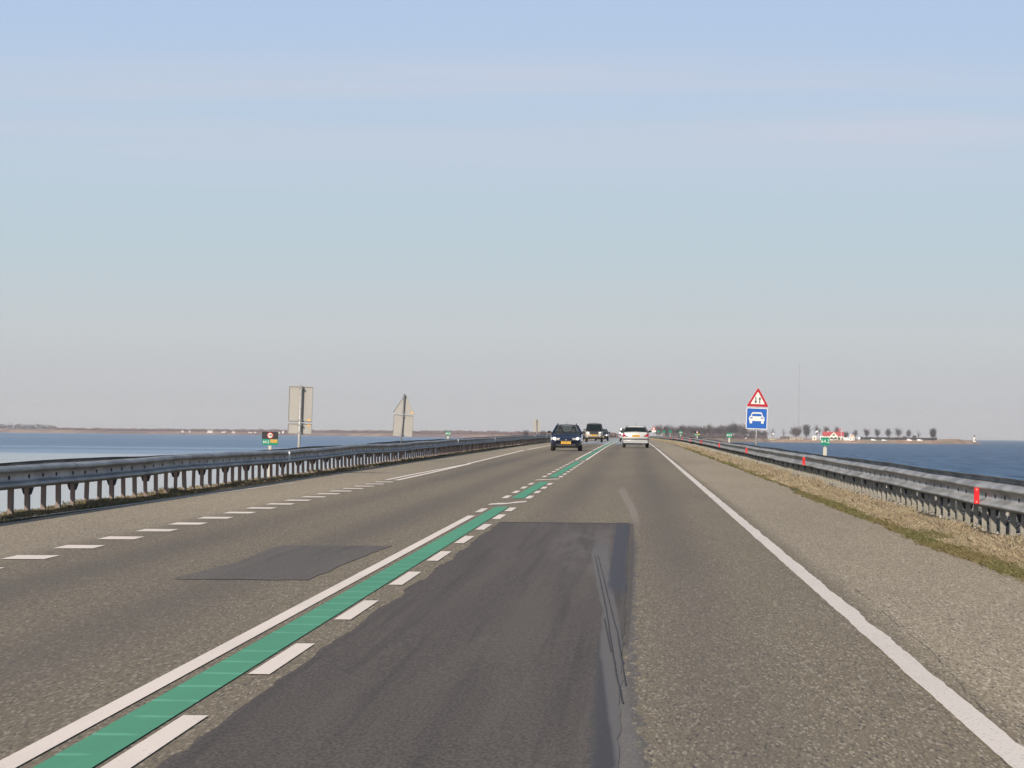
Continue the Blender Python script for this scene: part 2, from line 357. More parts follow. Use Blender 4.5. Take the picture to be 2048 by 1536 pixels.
# ------------------------------------------------------------------ dike, water
def dike_mat():
    g = G('dike_soil')
    n1 = g.noise(6, (1, .5, 1), 5, .65); n2 = g.noise(.7, (1, .3, 1), 3); n3 = g.noise(40, (1, .4, 1), 3, .7)
    col = g.mix(g.rng(n1, .35, .65), (.055, .05, .03), (.17, .135, .085))
    col = g.mix(g.rng(n2, .45, .65, 0, .8), col, (.07, .085, .03))
    rock = g.mix(g.rng(n3, .35, .65), (.06, .062, .065), (.33, .31, .28))
    zz = g.rng(g.math('ABSOLUTE', g.math('ADD', g.X, 1.9)), 7.0, 7.4)
    col = g.mix(g.math('MULTIPLY', zz, g.rng(g.X, 3, 4)), col, rock)
    g.bump(n1, .8, .05); return g.done(col, .95, .2)
M_dike = dike_mat()
cs = [(-40, -7.5), (-20, -5.4), (-13, -2.6), (-9.6, -.8), (-8.5, -.18), (-8.2, -.03), (-7.8, -.02), (-5, -.06), (3.0, -.06), (3.3, .0), (3.7, .03), (4.1, -.01), (5.2, -.03), (6.6, -.05), (9.5, -1.6), (13, -3.2), (17, -5.4), (40, -7.5)]
m = MB(); ys = ysteps(-60, 300, 3) + ysteps(310, 3300, 25); vs = []
for y in ys:
    for x, z in cs:
        f = 1 if -5 < x < 3.2 or z < -5 else 1; j = 0 if -7.9 < x < 3.25 or x in (-40, 40) else .04*noise.noise((x*1.3, y*.35, 0)) + (.05*noise.noise((x, y*1.3, 4)) if abs(x) > 5 else 0)
        gg = gz(y)
        if abs(x) > 12: gg = gz(y) if y < 2000 else gg
        vs.append((x, y, max(z + gg, -8) + j if z > -3 else z + gg*(1 if z > -5 else 0) + j))
k = len(cs)
m.add(vs, [(j*k+i, j*k+i+1, (j+1)*k+i+1, (j+1)*k+i) for j in range(len(ys)-1) for i in range(k-1)])
tag(m.build('dike', M_dike, smooth=True), kind='structure')

def water_mat(name, calm):
    g = G(name)
    if calm:     # wind-ruffled sheet with mirror-calm slicks close to the dike
        sl = g.noise(.004, (.3, 1.6, 1), 4, .6); fine = g.noise(.03, (.25, 1.2, 1), 3)
        near = g.rng(g.math('ADD', g.math('ADD', g.Y, g.math('MULTIPLY', g.X, -.35)), g.math('MULTIPLY', sl, 800)), 950, 1950)
        ruf = g.math('MULTIPLY', near, g.rng(g.math('ADD', g.math('MULTIPLY', sl, .6), g.math('MULTIPLY', fine, .4)), .3, .62, .72, 1))
        g.bump(g.noise(.8, (1, .6, 1), 3), .3, .05)
        g.l(g.rng(ruf, 0, 1, .45, .1, False), g.b.inputs['Specular IOR Level'])
        g.l(g.rng(ruf, 0, 1, .06, .36, False), g.b.inputs['Roughness'])
        return g.done(g.mix(ruf, (.13, .17, .18), (.065, .13, .215)))
    a = g.noise(1.0, (1, .014, 1), 2, .7); b = g.noise(.05, (.5, .5, 1), 3); c = g.noise(.006, (.5, 1.6, 1), 3)
    g.bump(g.math('ADD', a, g.noise(2, (1, .5, 1), 2)), .6, .3)
    col = g.mix(g.rng(a, .36, .64), (.0, .025, .07), (.13, .205, .31)); col = g.mix(g.rng(b, .4, .6, 0, .35), col, (.02, .06, .13))
    col = g.mix(g.rng(c, .4, .6, 0, .3), col, (.07, .14, .22))
    return g.done(col, .45, .1)
def water(name, mt, x0, x1, z):
    m = MB(); R_ = 14500
    ys = [-3000, 0, 500, 1500, 3000, 6000, 9000, 12000, R_]; 
    pts = []
    if x0 < 0: a0, a1 = math.pi/2, math.pi
    else: a0, a1 = 0, math.pi/2
    arc = [(R_*math.cos(a0+(a1-a0)*i/48), R_*math.sin(a0+(a1-a0)*i/48)) for i in range(49)]
    if x0 < 0: poly = [(x, y) for x, y in arc] + [(-R_, -3000), (0, -3000)]
    else: poly = [(0, -3000), (R_, -3000)] + [(x, y) for x, y in arc]
    m.add([(x, y, z) for x, y in poly], [tuple(range(len(poly)))])
    return m.build(name, mt)
tag(water('lake_water', water_mat('lake_water_calm', True), -1, 0, WZ), kind='structure')
tag(water('sea_water', water_mat('sea_water_choppy', False), 1, 0, WZ-.004), kind='structure')

# ------------------------------------------------------------------ vegetation on the verges
def leafmat(name, cols, sc=9):
    g = G(name); n1 = g.noise(sc, (1, 1, 1), 2); n2 = g.noise(.8, (1, .5, 1), 2)
    c = g.mix(g.rng(n1, .35, .65), cols[0], cols[1]); c = g.mix(g.rng(n2, .42, .62, 0, .6), c, cols[2])
    return g.done(c, .85, .2)
M_straw = leafmat('dry_grass', ((.12, .094, .056), (.44, .365, .25), (.25, .19, .12)), 70)
M_gras = leafmat('green_grass', ((.06, .06, .022), (.17, .155, .065), (.16, .12, .06)), 40)
M_weed = leafmat('verge_weeds', ((.06, .052, .028), (.21, .175, .10), (.27, .215, .13)), 30)
def blades(mb, n, fx, y0, y1, hfn, wfn, lean=.5, ypow=1.0):
    V, F = mb.v, mb.f
    for _ in range(n):
        t = random.random() ** ypow; y = y0 + (y1-y0)*t; x, zz = fx(y)
        h = hfn(x, y)
        if h <= 0: continue
        w_ = wfn(y) * random.uniform(.6, 1.3); a = random.uniform(0, math.pi)
        dx, dy = math.cos(a)*w_/2, math.sin(a)*w_/2; lx, ly = random.gauss(0, lean)*h, random.gauss(0, lean)*h
        b = len(V); z = gz(y) + zz
        V += [(x-dx, y-dy, z), (x+dx, y+dy, z), (x+lx*.4+dx*.6, y+ly*.4, z+h*.6), (x+lx, y+ly, z+h)]
        F += [(b, b+1, b+2), (b, b+2, b+3)]
def clump(x, y): return max(0, .5 + .9*noise.noise((x*1.1, y*.22, 2)) + .4*noise.noise((x*3, y*1.1, 5)))
mb = MB()
fx = lambda y: (random.triangular(3.32, 4.16, 3.7), .01)
hf = lambda x, y: (.035 + .12*clump(x, y)**1.3) * (1 if x > 3.6 else .6) * random.uniform(.5, 1.3)
blades(mb, 95000, fx, 28, 75, hf, lambda y: .005 + y*.00007, .55, 1.2)
blades(mb, 50000, fx, 75, 190, hf, lambda y: .008 + y*.00015, .5)
blades(mb, 16000, fx, 190, 800, hf, lambda y: .04 + y*.0003, .35)
tag(mb.build('dry_grass', M_straw), 'dry straw coloured grass growing along the foot of the right guardrail', 'grass', kind='stuff')
mb = MB()
fx = lambda y: (redge(y) + random.triangular(-.1, .85, .12)+.12*noise.noise((y*.5, 3, 3)), .01)
hf = lambda x, y: (.012 + .05*clump(x+9, y)) * random.uniform(.5, 1.2)
blades(mb, 60000, fx, 26, 80, hf, lambda y: .006 + y*.0001, .9)
blades(mb, 20000, fx, 80, 250, hf, lambda y: .015 + y*.0003, .8)
tag(mb.build('green_grass', M_gras), 'low mossy green grass creeping over the right asphalt edge', 'grass', kind='stuff')
mb = MB()
fx = lambda y: (random.triangular(-8.45, -7.72, -8.1), .0)
hf = lambda x, y: (.012 + .075*clump(x, y*2.2)**1.5) * random.uniform(.4, 1.2)
blades(mb, 34000, fx, 38, 90, hf, lambda y: .012 + y*.00012, .7)
blades(mb, 26000, fx, 90, 240, hf, lambda y: .015 + y*.00025, .6)
blades(mb, 9000, fx, 240, 800, hf, lambda y: .05 + y*.0003, .5)
tag(mb.build('verge_weeds', M_weed), 'brownish green weeds growing under the left guardrail', 'weeds', kind='stuff')
mb = MB()
for _ in range(9000):
    y = 38 + 150*random.random()**1.6; x = random.uniform(4.25, 6.7); r = random.uniform(.012, .055)
    c = Vector((x, y, gz(y) + random.uniform(-.01, .03)))
    p = [c + Vector((random.uniform(-1, 1), random.uniform(-1, 1), random.uniform(-.3, 1)))*r for _ in range(4)]
    mb.add(p, [(0,1,2), (0,2,3), (0,3,1), (1,3,2)])
g = G('rubble'); cc = g.mix(g.rng(g.noise(14, (1, 1, 1), 2), .45, .6), (.1, .1, .105), (.5, .47, .42)); cc = g.mix(g.rng(g.noise(5, (1,1,1), 2), .55, .65), cc, (.3, .2, .1))
tag(mb.build('rubble', g.done(cc, .85)), 'loose pale stones and shells scattered behind the right guardrail', 'stones', kind='stuff')

# ------------------------------------------------------------------ guardrails
def zinc(name, a, b_, rough=.5, metal=.35):
    g = G(name)
    n1 = g.noise(2.2, (1, .35, 2), 5, .65); n2 = g.noise(14, (1, 1, 1), 3, .6)
    c = g.mix(g.rng(n1, .35, .65), a, b_); c = g.mix(g.rng(n2, .55, .8, 0, .5), c, tuple(x*.6 for x in a))
    g.b.inputs['Metallic'].default_value = metal; return g.done(c, rough, .5)
M_zinc = zinc('galvanised_beam', (.20, .195, .185), (.38, .375, .36), .55, .2)
M_post = zinc('galvanised_post', (.21, .195, .16), (.36, .335, .285), .8, .05)
def rust():
    g = G('rusty_post'); n1 = g.noise(.33, (0, 1, 0), 1); n2 = g.noise(6, (1, 1, .5), 4)
    c = g.mix(g.rng(n1, .42, .58), (.30, .275, .25), (.19, .11, .085)); c = g.mix(g.rng(n2, .4, .7, 0, .6), c, (.22, .19, .16)); return g.done(c, .9, .2)
M_rust = rust()
M_shaded = mat('shaded_steel', (.035, .037, .042), .7, .2)  # spacer colour kept dark to paint in the shade under the beam
M_hole = mat('slot_black', (.01, .01, .012), .9)
PR = [(.0,0),(.012,.002),(.05,.02),(.07,.034),(.08,.05),(.078,.066),(.062,.082),(.02,.104),(.008,.112),(.008,.2),(.02,.208),(.062,.23),(.078,.246),(.08,.262),(.07,.278),(.05,.29),(.012,.308),(.0,.31)]
PR = [(d*1.3, z) for d, z in PR]
def railz(y, s): return gz(y) +   .036*noise.noise((y*.05, s*7, 1)) + .012*noise.noise((y*.2, s*3, 5))
def beam(parent, x, face, z0, s, y0, y1, name='beam', holes=True):
    m = MB(); y = y0; i = 0; nh = []
    while y < y1:
        L = 4.0 if y < 400 else 16.0
        off = .0035*(i % 2); yy = [y, y+L*.25, y+L*.5, y+L*.75, y+L, y+L+.25]; n = len(PR); b = len(m.v)
        for q in yy:
            for d, z in PR: m.v.append((x+face*(d+off), q, railz(q, s)+z0+z))
        for j in range(5):
            for k_ in range(n-1):
                f = (b+j*n+k_, b+(j+1)*n+k_, b+(j+1)*n+k_+1, b+j*n+k_+1); m.f.append(f if face > 0 else f[::-1]); nh.append(0)
        if holes and y < 200:
            for q in (.4, 1.6, 2.8):
                hz = railz(y+q, s)+z0+.156; xh = x+face*(.0104+off+.003); b = len(m.v)
                m.v += [(xh, y+q, hz-.02), (xh, y+q+.12, hz-.03), (xh, y+q+.17, hz), (xh, y+q+.12, hz+.03), (xh, y+q, hz+.02)]; m.f.append((b, b+1, b+2, b+3, b+4)); nh.append(1)
        if y < 260:      # lap joint: dark seam at the end of the overlap
            q = y+L+.25; b = len(m.v)
            for d, z in PR: m.v.append((x+face*(d+off+.002), q, railz(q, s)+z0+z)); 
            for d, z in PR: m.v.append((x+face*(d+off+.002), q+.06, railz(q, s)+z0+z))
            for k_ in range(n-1): m.f.append((b+k_, b+n+k_, b+n+k_+1, b+k_+1)); nh.append(1 if k_ % 4 else 0)
        y += L; i += 1
    o = m.build(name, [M_zinc, M_hole], parent); o.data.polygons.foreach_set('material_index', nh); o.data.shade_smooth()
    return o
def postmesh(s, h):
    m = MB(); w_, d, t = .062, .1, .007      # C-shaped section, web facing the road
    m.box(-w_/2, w_/2, -d/2, -d/2+t, -.3, h); m.box(-w_/2, -w_/2+t, -d/2+t, d/2, -.3, h); m.box(w_/2-t, w_/2, -d/2+t, d/2, -.3, h)
    m.box(-w_/2+t, -w_/2+.02, d/2-t, d/2, -.3, h); m.box(w_/2-.02, w_/2-t, d/2-t, d/2, -.3, h)
    return m
def guardrail(name, label, xc, face, s, pitch, y0, y1, pm, zb):
    root = empty(name, (xc, y0, gz(y0))); tag(root, label, 'guardrail', 'guardrails along the dike road')
    root.location = (0, 0, 0)
    fx_ = xc + face*.09
    beam(root, fx_, face, zb, s, y0, y1, 'front_beam')
    beam(root, xc - face*.2, -face, zb+.01, s+.5, y0, y1, 'back_beam', False)
    pme = None; rest = MB(); n = 0; y = y0+.6; k_ = 0; sp = MB()
    while y < y1:
        if pme is None:
            o = postmesh(s, zb+.1).build('post', pm, root); pme = o
        elif n < 100:
            o = pme.copy(); C.objects.link(o)
        else: o = None
        if o:
            o.location = (xc, y, railz(y, s)); o.rotation_euler = (random.gauss(0, .012), random.gauss(0, .015), random.gauss(0, .06)); n += 1
        else:
            z = railz(y, s); rest.box(xc-.03, xc+.03, y-.05, y+.05, z-.3, z+zb+.1)
        if k_ % 3 == 0 and y < 420:
            z = railz(y, s) + zb
            sp.add([(xc-.09, y-.04, z+.2), (xc+.09, y-.04, z+.2), (xc+.09, y-.04, z+.02), (xc+.05, y-.04, z-.1), (xc-.05, y-.04, z-.1), (xc-.09, y-.04, z+.02),
                    (xc-.09, y+.04, z+.2), (xc+.09, y+.04, z+.2), (xc+.09, y+.04, z+.02), (xc+.05, y+.04, z-.1), (xc-.05, y+.04, z-.1), (xc-.09, y+.04, z+.02)],
                   [(0,1,2,3,4,5)[::-1], (6,7,8,9,10,11), (0,6,7,1), (1,7,8,2), (2,8,9,3), (3,9,10,4), (4,10,11,5), (5,11,6,0)])
        y += pitch * (1 if y < 400 else 1.0); k_ += 1
    tag(rest.build('post', pm, root), kind='stuff')
    tag(sp.build('spacer', M_shaded, root), kind='stuff')
    return root
rl = guardrail('guardrail', 'guardrail left of the road on reddish rusty posts, lake behind it', -8.16, 1, 1, 1.38, 38, 1900, M_rust, .355)
rr = guardrail('guardrail', 'sunlit grey guardrail on the right side of the road above dry straw grass', 4.44, -1, 2, 1.2, 32, 1900, M_post, .305)
M_red = mat('red_reflector', (.62, .012, .02), .35); M_wr = mat('white_reflector', (.85, .85, .85), .4); M_lens = mat('reflector_lens', (.8, .3, .25), .15)
def reflectors(root, xc, face, s, zb, ys, pm, first=True):
    for y in ys:
        m = MB(); z = railz(y, s) + zb; x = xc + face*.225
        m.add([(x-.033, y-.012, z+.03), (x+.033, y-.012, z+.03), (x+.03, y-.012, z+.23), (x-.03, y-.012, z+.23), (x-.033, y+.012, z+.03), (x+.033, y+.012, z+.03), (x+.03, y+.012, z+.23), (x-.03, y+.012, z+.23)],
              [(0,1,2,3), (7,6,5,4), (0,4,5,1), (1,5,6,2), (2,6,7,3), (3,7,4,0)])
        if pm is not M_red: m.v = [(x + (a-x)*.6, b, c) for a, b, c in m.v]
        o = m.build('reflector', pm, root)
        if pm is M_red:
            q = MB()
            for zz in (.055, .205): q.tube((x, y-.017, z+zz), (x, y-.013, z+zz), .012)
            q.build('lens', M_lens, o)
reflectors(rr, 4.44, -1, 2, .325, [46.8, 94.2, 142, 187, 237, 283, 330, 378, 425, 520], M_red)
reflectors(rl, -8.16, 1, 1, .40, [87.5, 172, 218, 306, 347, 395], M_wr)

# ------------------------------------------------------------------ signs
M_pole = zinc('pole_zinc', (.3, .3, .29), (.42, .41, .39), .5, .3)
M_back = mat('sign_back', (.33, .315, .29), .55, .1, var=.06, vscale=3)
M_frame = mat('sign_edge', (.2, .2, .2), .5, .4)
M_sred = mat('sign_red', (.40, .012, .028), .4); M_swhite = mat('sign_white', (.68, .66, .62), .4)
M_sblue = mat('sign_blue', (.012, .10, .40), .4); M_sblack = mat('sign_black', (.012, .012, .014), .5); M_sgreen = mat('sign_green', (.0, .215, .125), .4)
M_syel = mat('sign_yellow', (.65, .34, .02), .4); M_cream = mat('concrete_foot', (.5, .47, .4), .8); M_stick = mat('sticker_orange', (.8, .4, .05), .5)
def text(s, size, m, parent, loc, name='lettering', sx_=1.0, bold=.0):
    cu = bpy.data.curves.new(name, 'FONT'); cu.body = s; cu.size = size; cu.align_x = 'CENTER'; cu.align_y = 'CENTER'; cu.extrude = .001; cu.offset = bold
    t = bpy.data.objects.new(name, cu); C.objects.link(t)
    dg = bpy.context.evaluated_depsgraph_get(); me = bpy.data.meshes.new_from_object(t.evaluated_get(dg)); bpy.data.objects.remove(t)
    o = bpy.data.objects.new(name, me); C.objects.link(o); me.materials.clear(); me.materials.append(m); o.parent = parent
    for v in me.vertices: v.co = Vector((v.co.x*sx_, -v.co.z, v.co.y)) + Vector(loc)
    return o
def rrect(cx, cz, hw, hh, r, n=4):
    p = []
    for (sx_, sz, a0) in ((1,-1,-90), (1,1,0), (-1,1,90), (-1,-1,180)):
        for i in range(n+1):
            a = rad(a0 + 90*i/n); p.append((cx+sx_*(hw-r)+r*math.cos(a), cz+sz*(hh-r)+r*math.sin(a)))
    return p
def tri(cx, z0, s, r=.04):      # rounded triangle, base at z0, side s
    pts = [(cx-s/2, z0), (cx+s/2, z0), (cx, z0+s*.866)]; ctr = (cx, z0+s*.2887); p = []
    for k_, (x, z) in enumerate(pts):
        d = math.hypot(ctr[0]-x, ctr[1]-z); q = (x+(ctr[0]-x)*2*r/d, z+(ctr[1]-z)*2*r/d); a0 = (210, 330, 90)[k_]
        for i in range(-2, 3): a = rad(a0+30*i); p.append((q[0]+r*math.cos(a), q[1]+r*math.sin(a)))
    return p
def pole(root, r, z1, x=0, y=.05, m=None):
    mb = MB(); mb.tube((x, y, -.4), (x, y, z1), r, n=12); mb.tube((x, y, z1), (x, y, z1+.012), r*1.02, n=12); return mb.build('pole', m or M_pole, root, True)
def lean(o, a): o.rotation_euler.y = rad(a)

# warning triangle above the blue motor-road sign, right
r_ = empty('road_sign', (at(1511, 930, 152).x, 152, gz(152)-.05)); tag(r_, 'red warning triangle with two opposing arrows above a blue square car sign', 'road sign')
lean(r_, 1.6)
pole(r_, .038, 2.95)
H0 = 2.19
tb = MB().prism(tri(0, H0, .93), 0, .02).build('warning_triangle', M_swhite, r_)
MB().prism(tri(0, H0+.012, .90, .038), -.003, 0).build('red_border', M_sred, tb)
MB().prism(tri(0, H0+.115, .58, .02), -.006, -.003).build('white_face', M_swhite, tb)
def arrow(x, up):
    zc = H0+.27; k = 1 if up else -1; m = MB(); Z = lambda z: zc+k*z
    def P(pts): m.prism(pts if up else pts[::-1], -.009, -.006)
    P([(x-.019, Z(-.125)), (x+.019, Z(-.125)), (x+.019, Z(.06)), (x-.019, Z(.06))])
    P([(x-.066, Z(.02)), (x-.019, Z(.05)), (x, Z(.135))]); P([(x+.019, Z(.05)), (x+.066, Z(.02)), (x, Z(.135))]); P([(x-.019, Z(.062)), (x+.019, Z(.062)), (x, Z(.135))])
    m.build('arrow', M_sblack, tb)
arrow(-.08, False); arrow(.08, True)
bb = MB().prism(rrect(-.015, H0-.46, .425, .425, .04), 0, .02).build('blue_plate', M_swhite, r_)
MB().prism(rrect(-.015, H0-.46, .395, .395, .025), -.003, 0).build('blue_face', M_sblue, bb)
def Q(pts): return [(-.015+x, H0-.46+z) for x, z in pts]
car = MB()
car.prism(Q([(-.3,-.1),(.3,-.1),(.315,0),(.29,.07),(.25,.09),(-.25,.09),(-.29,.07),(-.315,0)]), -.006, -.003)
car.prism(Q([(-.25,.09),(-.205,.09),(-.17,.19),(-.2,.225)]), -.006, -.003); car.prism(Q([(.205,.09),(.25,.09),(.2,.225),(.17,.19)]), -.006, -.003)
car.prism(Q([(-.17,.19),(.17,.19),(.2,.225),(.16,.25),(-.16,.25),(-.2,.225)]), -.006, -.003)
for s_ in (-1, 1): car.prism(Q(sorted([(s_*.28,-.2),(s_*.18,-.2)]) + sorted([(s_*.28,-.1),(s_*.18,-.1)])[::-1]), -.006, -.003)
car.build('car_symbol', M_swhite, bb)
hl = MB()
for s_ in (-1, 1): hl.prism(Q([(s_*.215-.05, -.0), (s_*.215+.05, -.0), (s_*.215+.045, .045), (s_*.215-.045, .045)]), -.009, -.006)
hl.build('lamp_symbol', M_sblue, bb)
c_ = MB()
for z in (H0-.7, H0-.2, H0+.12, H0+.6): c_.box(-.06, .06, .02, .1, z-.02, z+.02)
c_.build('clamp', M_frame, r_)

# backs of two signs, left
r_ = empty('road_sign', (at(597, 955, 97).x, 97, gz(97)-.1)); tag(r_, 'bare grey back of a tall rectangular sign with a short plate below', 'road sign'); lean(r_, 1.4)
pole(r_, .038, 2.33, -.01, -.085)
for z0, z1 in ((1.41, 2.33), (1.09, 1.38)):
    p = MB().prism(rrect(-.01, (z0+z1)/2, .305, (z1-z0)/2, .03), 0, .03).build('sign_panel', M_back, r_)
    e = MB(); e.box(-.315, .295, -.012, 0, z1-.03, z1-.015); e.box(-.315, .295, -.012, 0, z0+.012, z0+.027); e.box(-.318, -.306, -.01, 0, z0+.02, z1-.02); e.box(.284, .296, -.01, 0, z0+.02, z1-.02)
    e.build('edge_rail', M_frame, p)
    MB().box(.18, .26, -.004, -.001, (z0+.04 if z0 > 1.4 else z1-.065), (z0+.07 if z0 > 1.4 else z1-.035)).build('sticker', M_stick, p)
c_ = MB()
for z in (1.13, 1.33, 1.46, 2.27): c_.box(-.05, .05, -.125, -.013, z-.015, z+.015)
c_.build('clamp', M_frame, r_)
r_ = empty('road_sign', (at(800, 924, 134).x, 134, gz(134)+.06)); tag(r_, 'bare grey back of a triangular sign above a square plate on a thin dark pole', 'road sign'); lean(r_, 3.4)
pole(r_, .026, 2.3, 0, -.06, M_frame)
tp = MB().prism(tri(.03, 1.62, .8, .03), 0, .03).build('triangle_panel', M_back, r_)
e = MB(); e.tube((-.36, -.006, 1.64), (.02, -.006, 2.28), .007, n=5); e.build('edge_rail', M_frame, tp)
MB().box(.27, .35, -.004, -.001, 1.64, 1.68).build('sticker', M_stick, tp)
sq = MB().prism(rrect(.025, 1.2, .345, .385, .03), 0, .03).build('square_panel', M_back, r_)
e = MB(); e.box(-.315, .36, -.016, 0, 1.555, 1.57); e.box(-.325, -.314, -.01, 0, .84, 1.56); e.box(.36, .37, -.01, 0, .84, 1.56); e.build('edge_rail', M_frame, sq)
c_ = MB()
for z in (.88, 1.52, 1.66, 2.25): c_.box(-.045, .045, -.08, -.013, z-.015, z+.015)
c_.build('clamp', M_frame, r_)
r_ = empty('road_sign', (at(1073, 890, 335).x, 335, gz(335)-.58)); tag(r_, 'distant bare back of a tall narrow sign left of the dark blue car', 'road sign')
pole(r_, .035, 2.6, 0, -.05, M_frame)
MB().prism(rrect(0, 2.06, .31, .53, .03), 0, .03).build('sign_panel', M_back, r_)
MB().box(-.05, .05, -.09, -.005, 1.62, 1.66).box(-.05, .05, -.09, -.005, 2.48, 2.52).build('clamp', M_frame, r_)

# hectometre signs
def kmsign(u, Y, wpx, zc, label, foot=True, full=False):
    x = at(u, 880, Y).x; w_ = wpx*Y/FPX/2; hh = w_*.88
    r = empty('kilometre_sign', (x, Y, gz(Y))); tag(r, label, 'kilometre sign', 'green kilometre signs beside the guardrails'); lean(r, random.uniform(.5, 2.2))
    gp_ = MB().prism(rrect(0, zc, w_, hh, .03), 0, .015).build('green_plate', M_sgreen, r)
    if Y < 450 and full is False: text('64.2' if Y < 150 else '64.'+str(2+round((Y-100)/100)), w_*1.12 if w_ < .2 else w_*.95, M_swhite, gp_, (0, -.003, zc), bold=.0 if Y < 150 else .003)
    p_ = MB(); p_.tube((0, .035, -.2), (0, .035, zc+hh*.5), .018 if Y < 250 else .025); p_.build('pole', M_pole if Y < 250 else M_cream, r)
    if foot: MB().bbox(-.045, .045, 0, .08, -.2, .8, .01).build('foot', M_cream, r)
    return r
def limsign(u, Y, wm, zc, label, txt, tint, nums='64.2'):
    x = at(u, 880, Y).x; r = empty('kilometre_sign', (x, Y, gz(Y))); tag(r, label, 'kilometre sign', 'green kilometre signs beside the guardrails'); lean(r, 1.0)
    h = wm/2
    bp = MB().prism(rrect(0, zc+.0, h, .1, .015), 0, .015).build('black_plate', M_sblack, r)
    for rr_, mt, q in ((.088, M_sred, 2), (.066, M_swhite, 4)):
        MB().tube((0, -.0016*q, zc), (0, 0, zc), rr_, n=24).build('disc', mt, bp)
    text('100', .085, M_sblack, bp, (0, -.0085, zc), bold=.0015, sx_=.8)
    gp_ = MB().prism(rrect(0, zc-.185, h*.97, .082, .02), 0, .015).build('green_plate', M_sgreen, r)
    text(nums, .105, M_swhite, gp_, (-h*.48, -.003, zc-.185), bold=.001, sx_=.95)
    yp = MB().prism(rrect(h*.46, zc-.155, h*.42, .043, .01), -.004, 0).build('yellow_plate', M_syel, gp_)
    mk = MB()
    for i in range(4): mk.box(h*.46-.07+.035*i, h*.46-.05+.035*i, -.006, -.004, zc-.17, zc-.14)
    mk.build('faded_lettering', M_frame, yp)
    MB().bbox(-.04, .04, .02, .08, -.2, zc-.1, .01).build('foot', M_cream, r)
    return r
limsign(539, 104.5, .45, .94, 'small black plate with round 100 limit above a green and yellow plate', '100', None)
kmsign(1649, 97, 18, .95, 'green kilometre sign reading 64.2 nearest the camera behind the right guardrail')
kmsign(895, 206, 9.5, .86, 'small green kilometre sign behind the left guardrail to the right of the triangular sign back')
kmsign(1458, 195, 10.5, .94, 'green kilometre sign just left of the red triangle and blue car sign')
r3 = limsign(1394, 296, .42, 1.03, 'green and yellow kilometre sign topped by a round white speed limit disc', '100', None, '64.4')
kmsign(1361, 403, 6.5, 1.03, 'green kilometre sign just left of the one topped by a white disc')
kmsign(1340, 514, 5.2, 1.25, 'green kilometre sign before bare trees, second from the far red triangle')
kmsign(1327.5, 630, 4.6, 1.35, 'tiny green kilometre sign before bare trees, next but one to the far red triangle')
kmsign(1317, 745, 4.2, 1.5, 'tiniest green kilometre sign right beside the far red triangle')
r_ = empty('road_sign', (at(1307, 880, 740).x, 740, gz(740)+.15)); tag(r_, 'far red warning triangle above a white plate at the right end of the road', 'road sign')
pole(r_, .05, 2.3)
tb = MB().prism(tri(0, 1.62, 1.0), 0, .02).build('warning_triangle', M_sred, r_); MB().prism(tri(0, 1.74, .58), -.01, 0).build('white_face', M_swhite, tb)
MB().prism(rrect(0, 1.42, .46, .2, .02), 0, .02).build('white_plate', M_swhite, r_)
# ------------------------------------------------------------------ cars
M_tyre = mat('tyre_rubber', (.02, .02, .021), .85); M_rim = mat('alloy_rim', (.4, .4, .41), .35, .7)
M_glass = mat('car_glass', (.03, .045, .045), .04, alpha=.38); M_glassd = mat('tinted_glass', (.008, .014, .014), .03, alpha=.88); M_int = mat('car_interior', (.03, .03, .032), .8)
M_trim = mat('black_trim', (.02, .02, .022), .6); M_lampg = mat('headlamp_glass', (.5, .5, .49), .08); M_lampon = mat('headlamp_lit', (1, .93, .78), .1, emit=1.0)
M_tail = mat('tail_lamp', (.35, .012, .015), .12, coat=.5); M_plate = mat('yellow_plate', (.8, .42, .03), .5); M_chrome = mat('chrome', (.7, .7, .7), .12, 1)
M_amber = mat('indicator_amber', (.7, .25, .02), .2)
def wheel(parent, x, y, r, wd, side):
    o = MB(); pr = [(r*.62, -wd/2), (r*.9, -wd/2), (r*.98, -wd*.4), (r, -wd*.25), (r, wd*.25), (r*.98, wd*.4), (r*.9, wd/2), (r*.62, wd/2)]
    n = 22; vs = [(d, q*math.cos(2*math.pi*i/n), q*math.sin(2*math.pi*i/n)) for q, d in pr for i in range(n)]
    k = len(pr); o.add(vs, [(j*n+i, j*n+(i+1)%n, ((j+1)%k)*n+(i+1)%n, ((j+1)%k)*n+i) for j in range(k) for i in range(n)])
    t = o.build('wheel', M_tyre, parent, True); t.location = (x, y, r)
    m = MB(); xo = side*wd*.36; m.tube((xo-.01, 0, 0), (xo+.01, 0, 0), r*.2, n=12)
    for i in range(5):
        a = 2*math.pi*i/5; m.tube((xo, r*.12*math.cos(a), r*.12*math.sin(a)), (xo, r*.62*math.cos(a), r*.62*math.sin(a)), .035, .025, 6)
    m.tube((side*wd*.1-.01, 0, 0), (side*wd*.1+.01, 0, 0), r*.5, n=16); m.build('rim', M_rim, t)
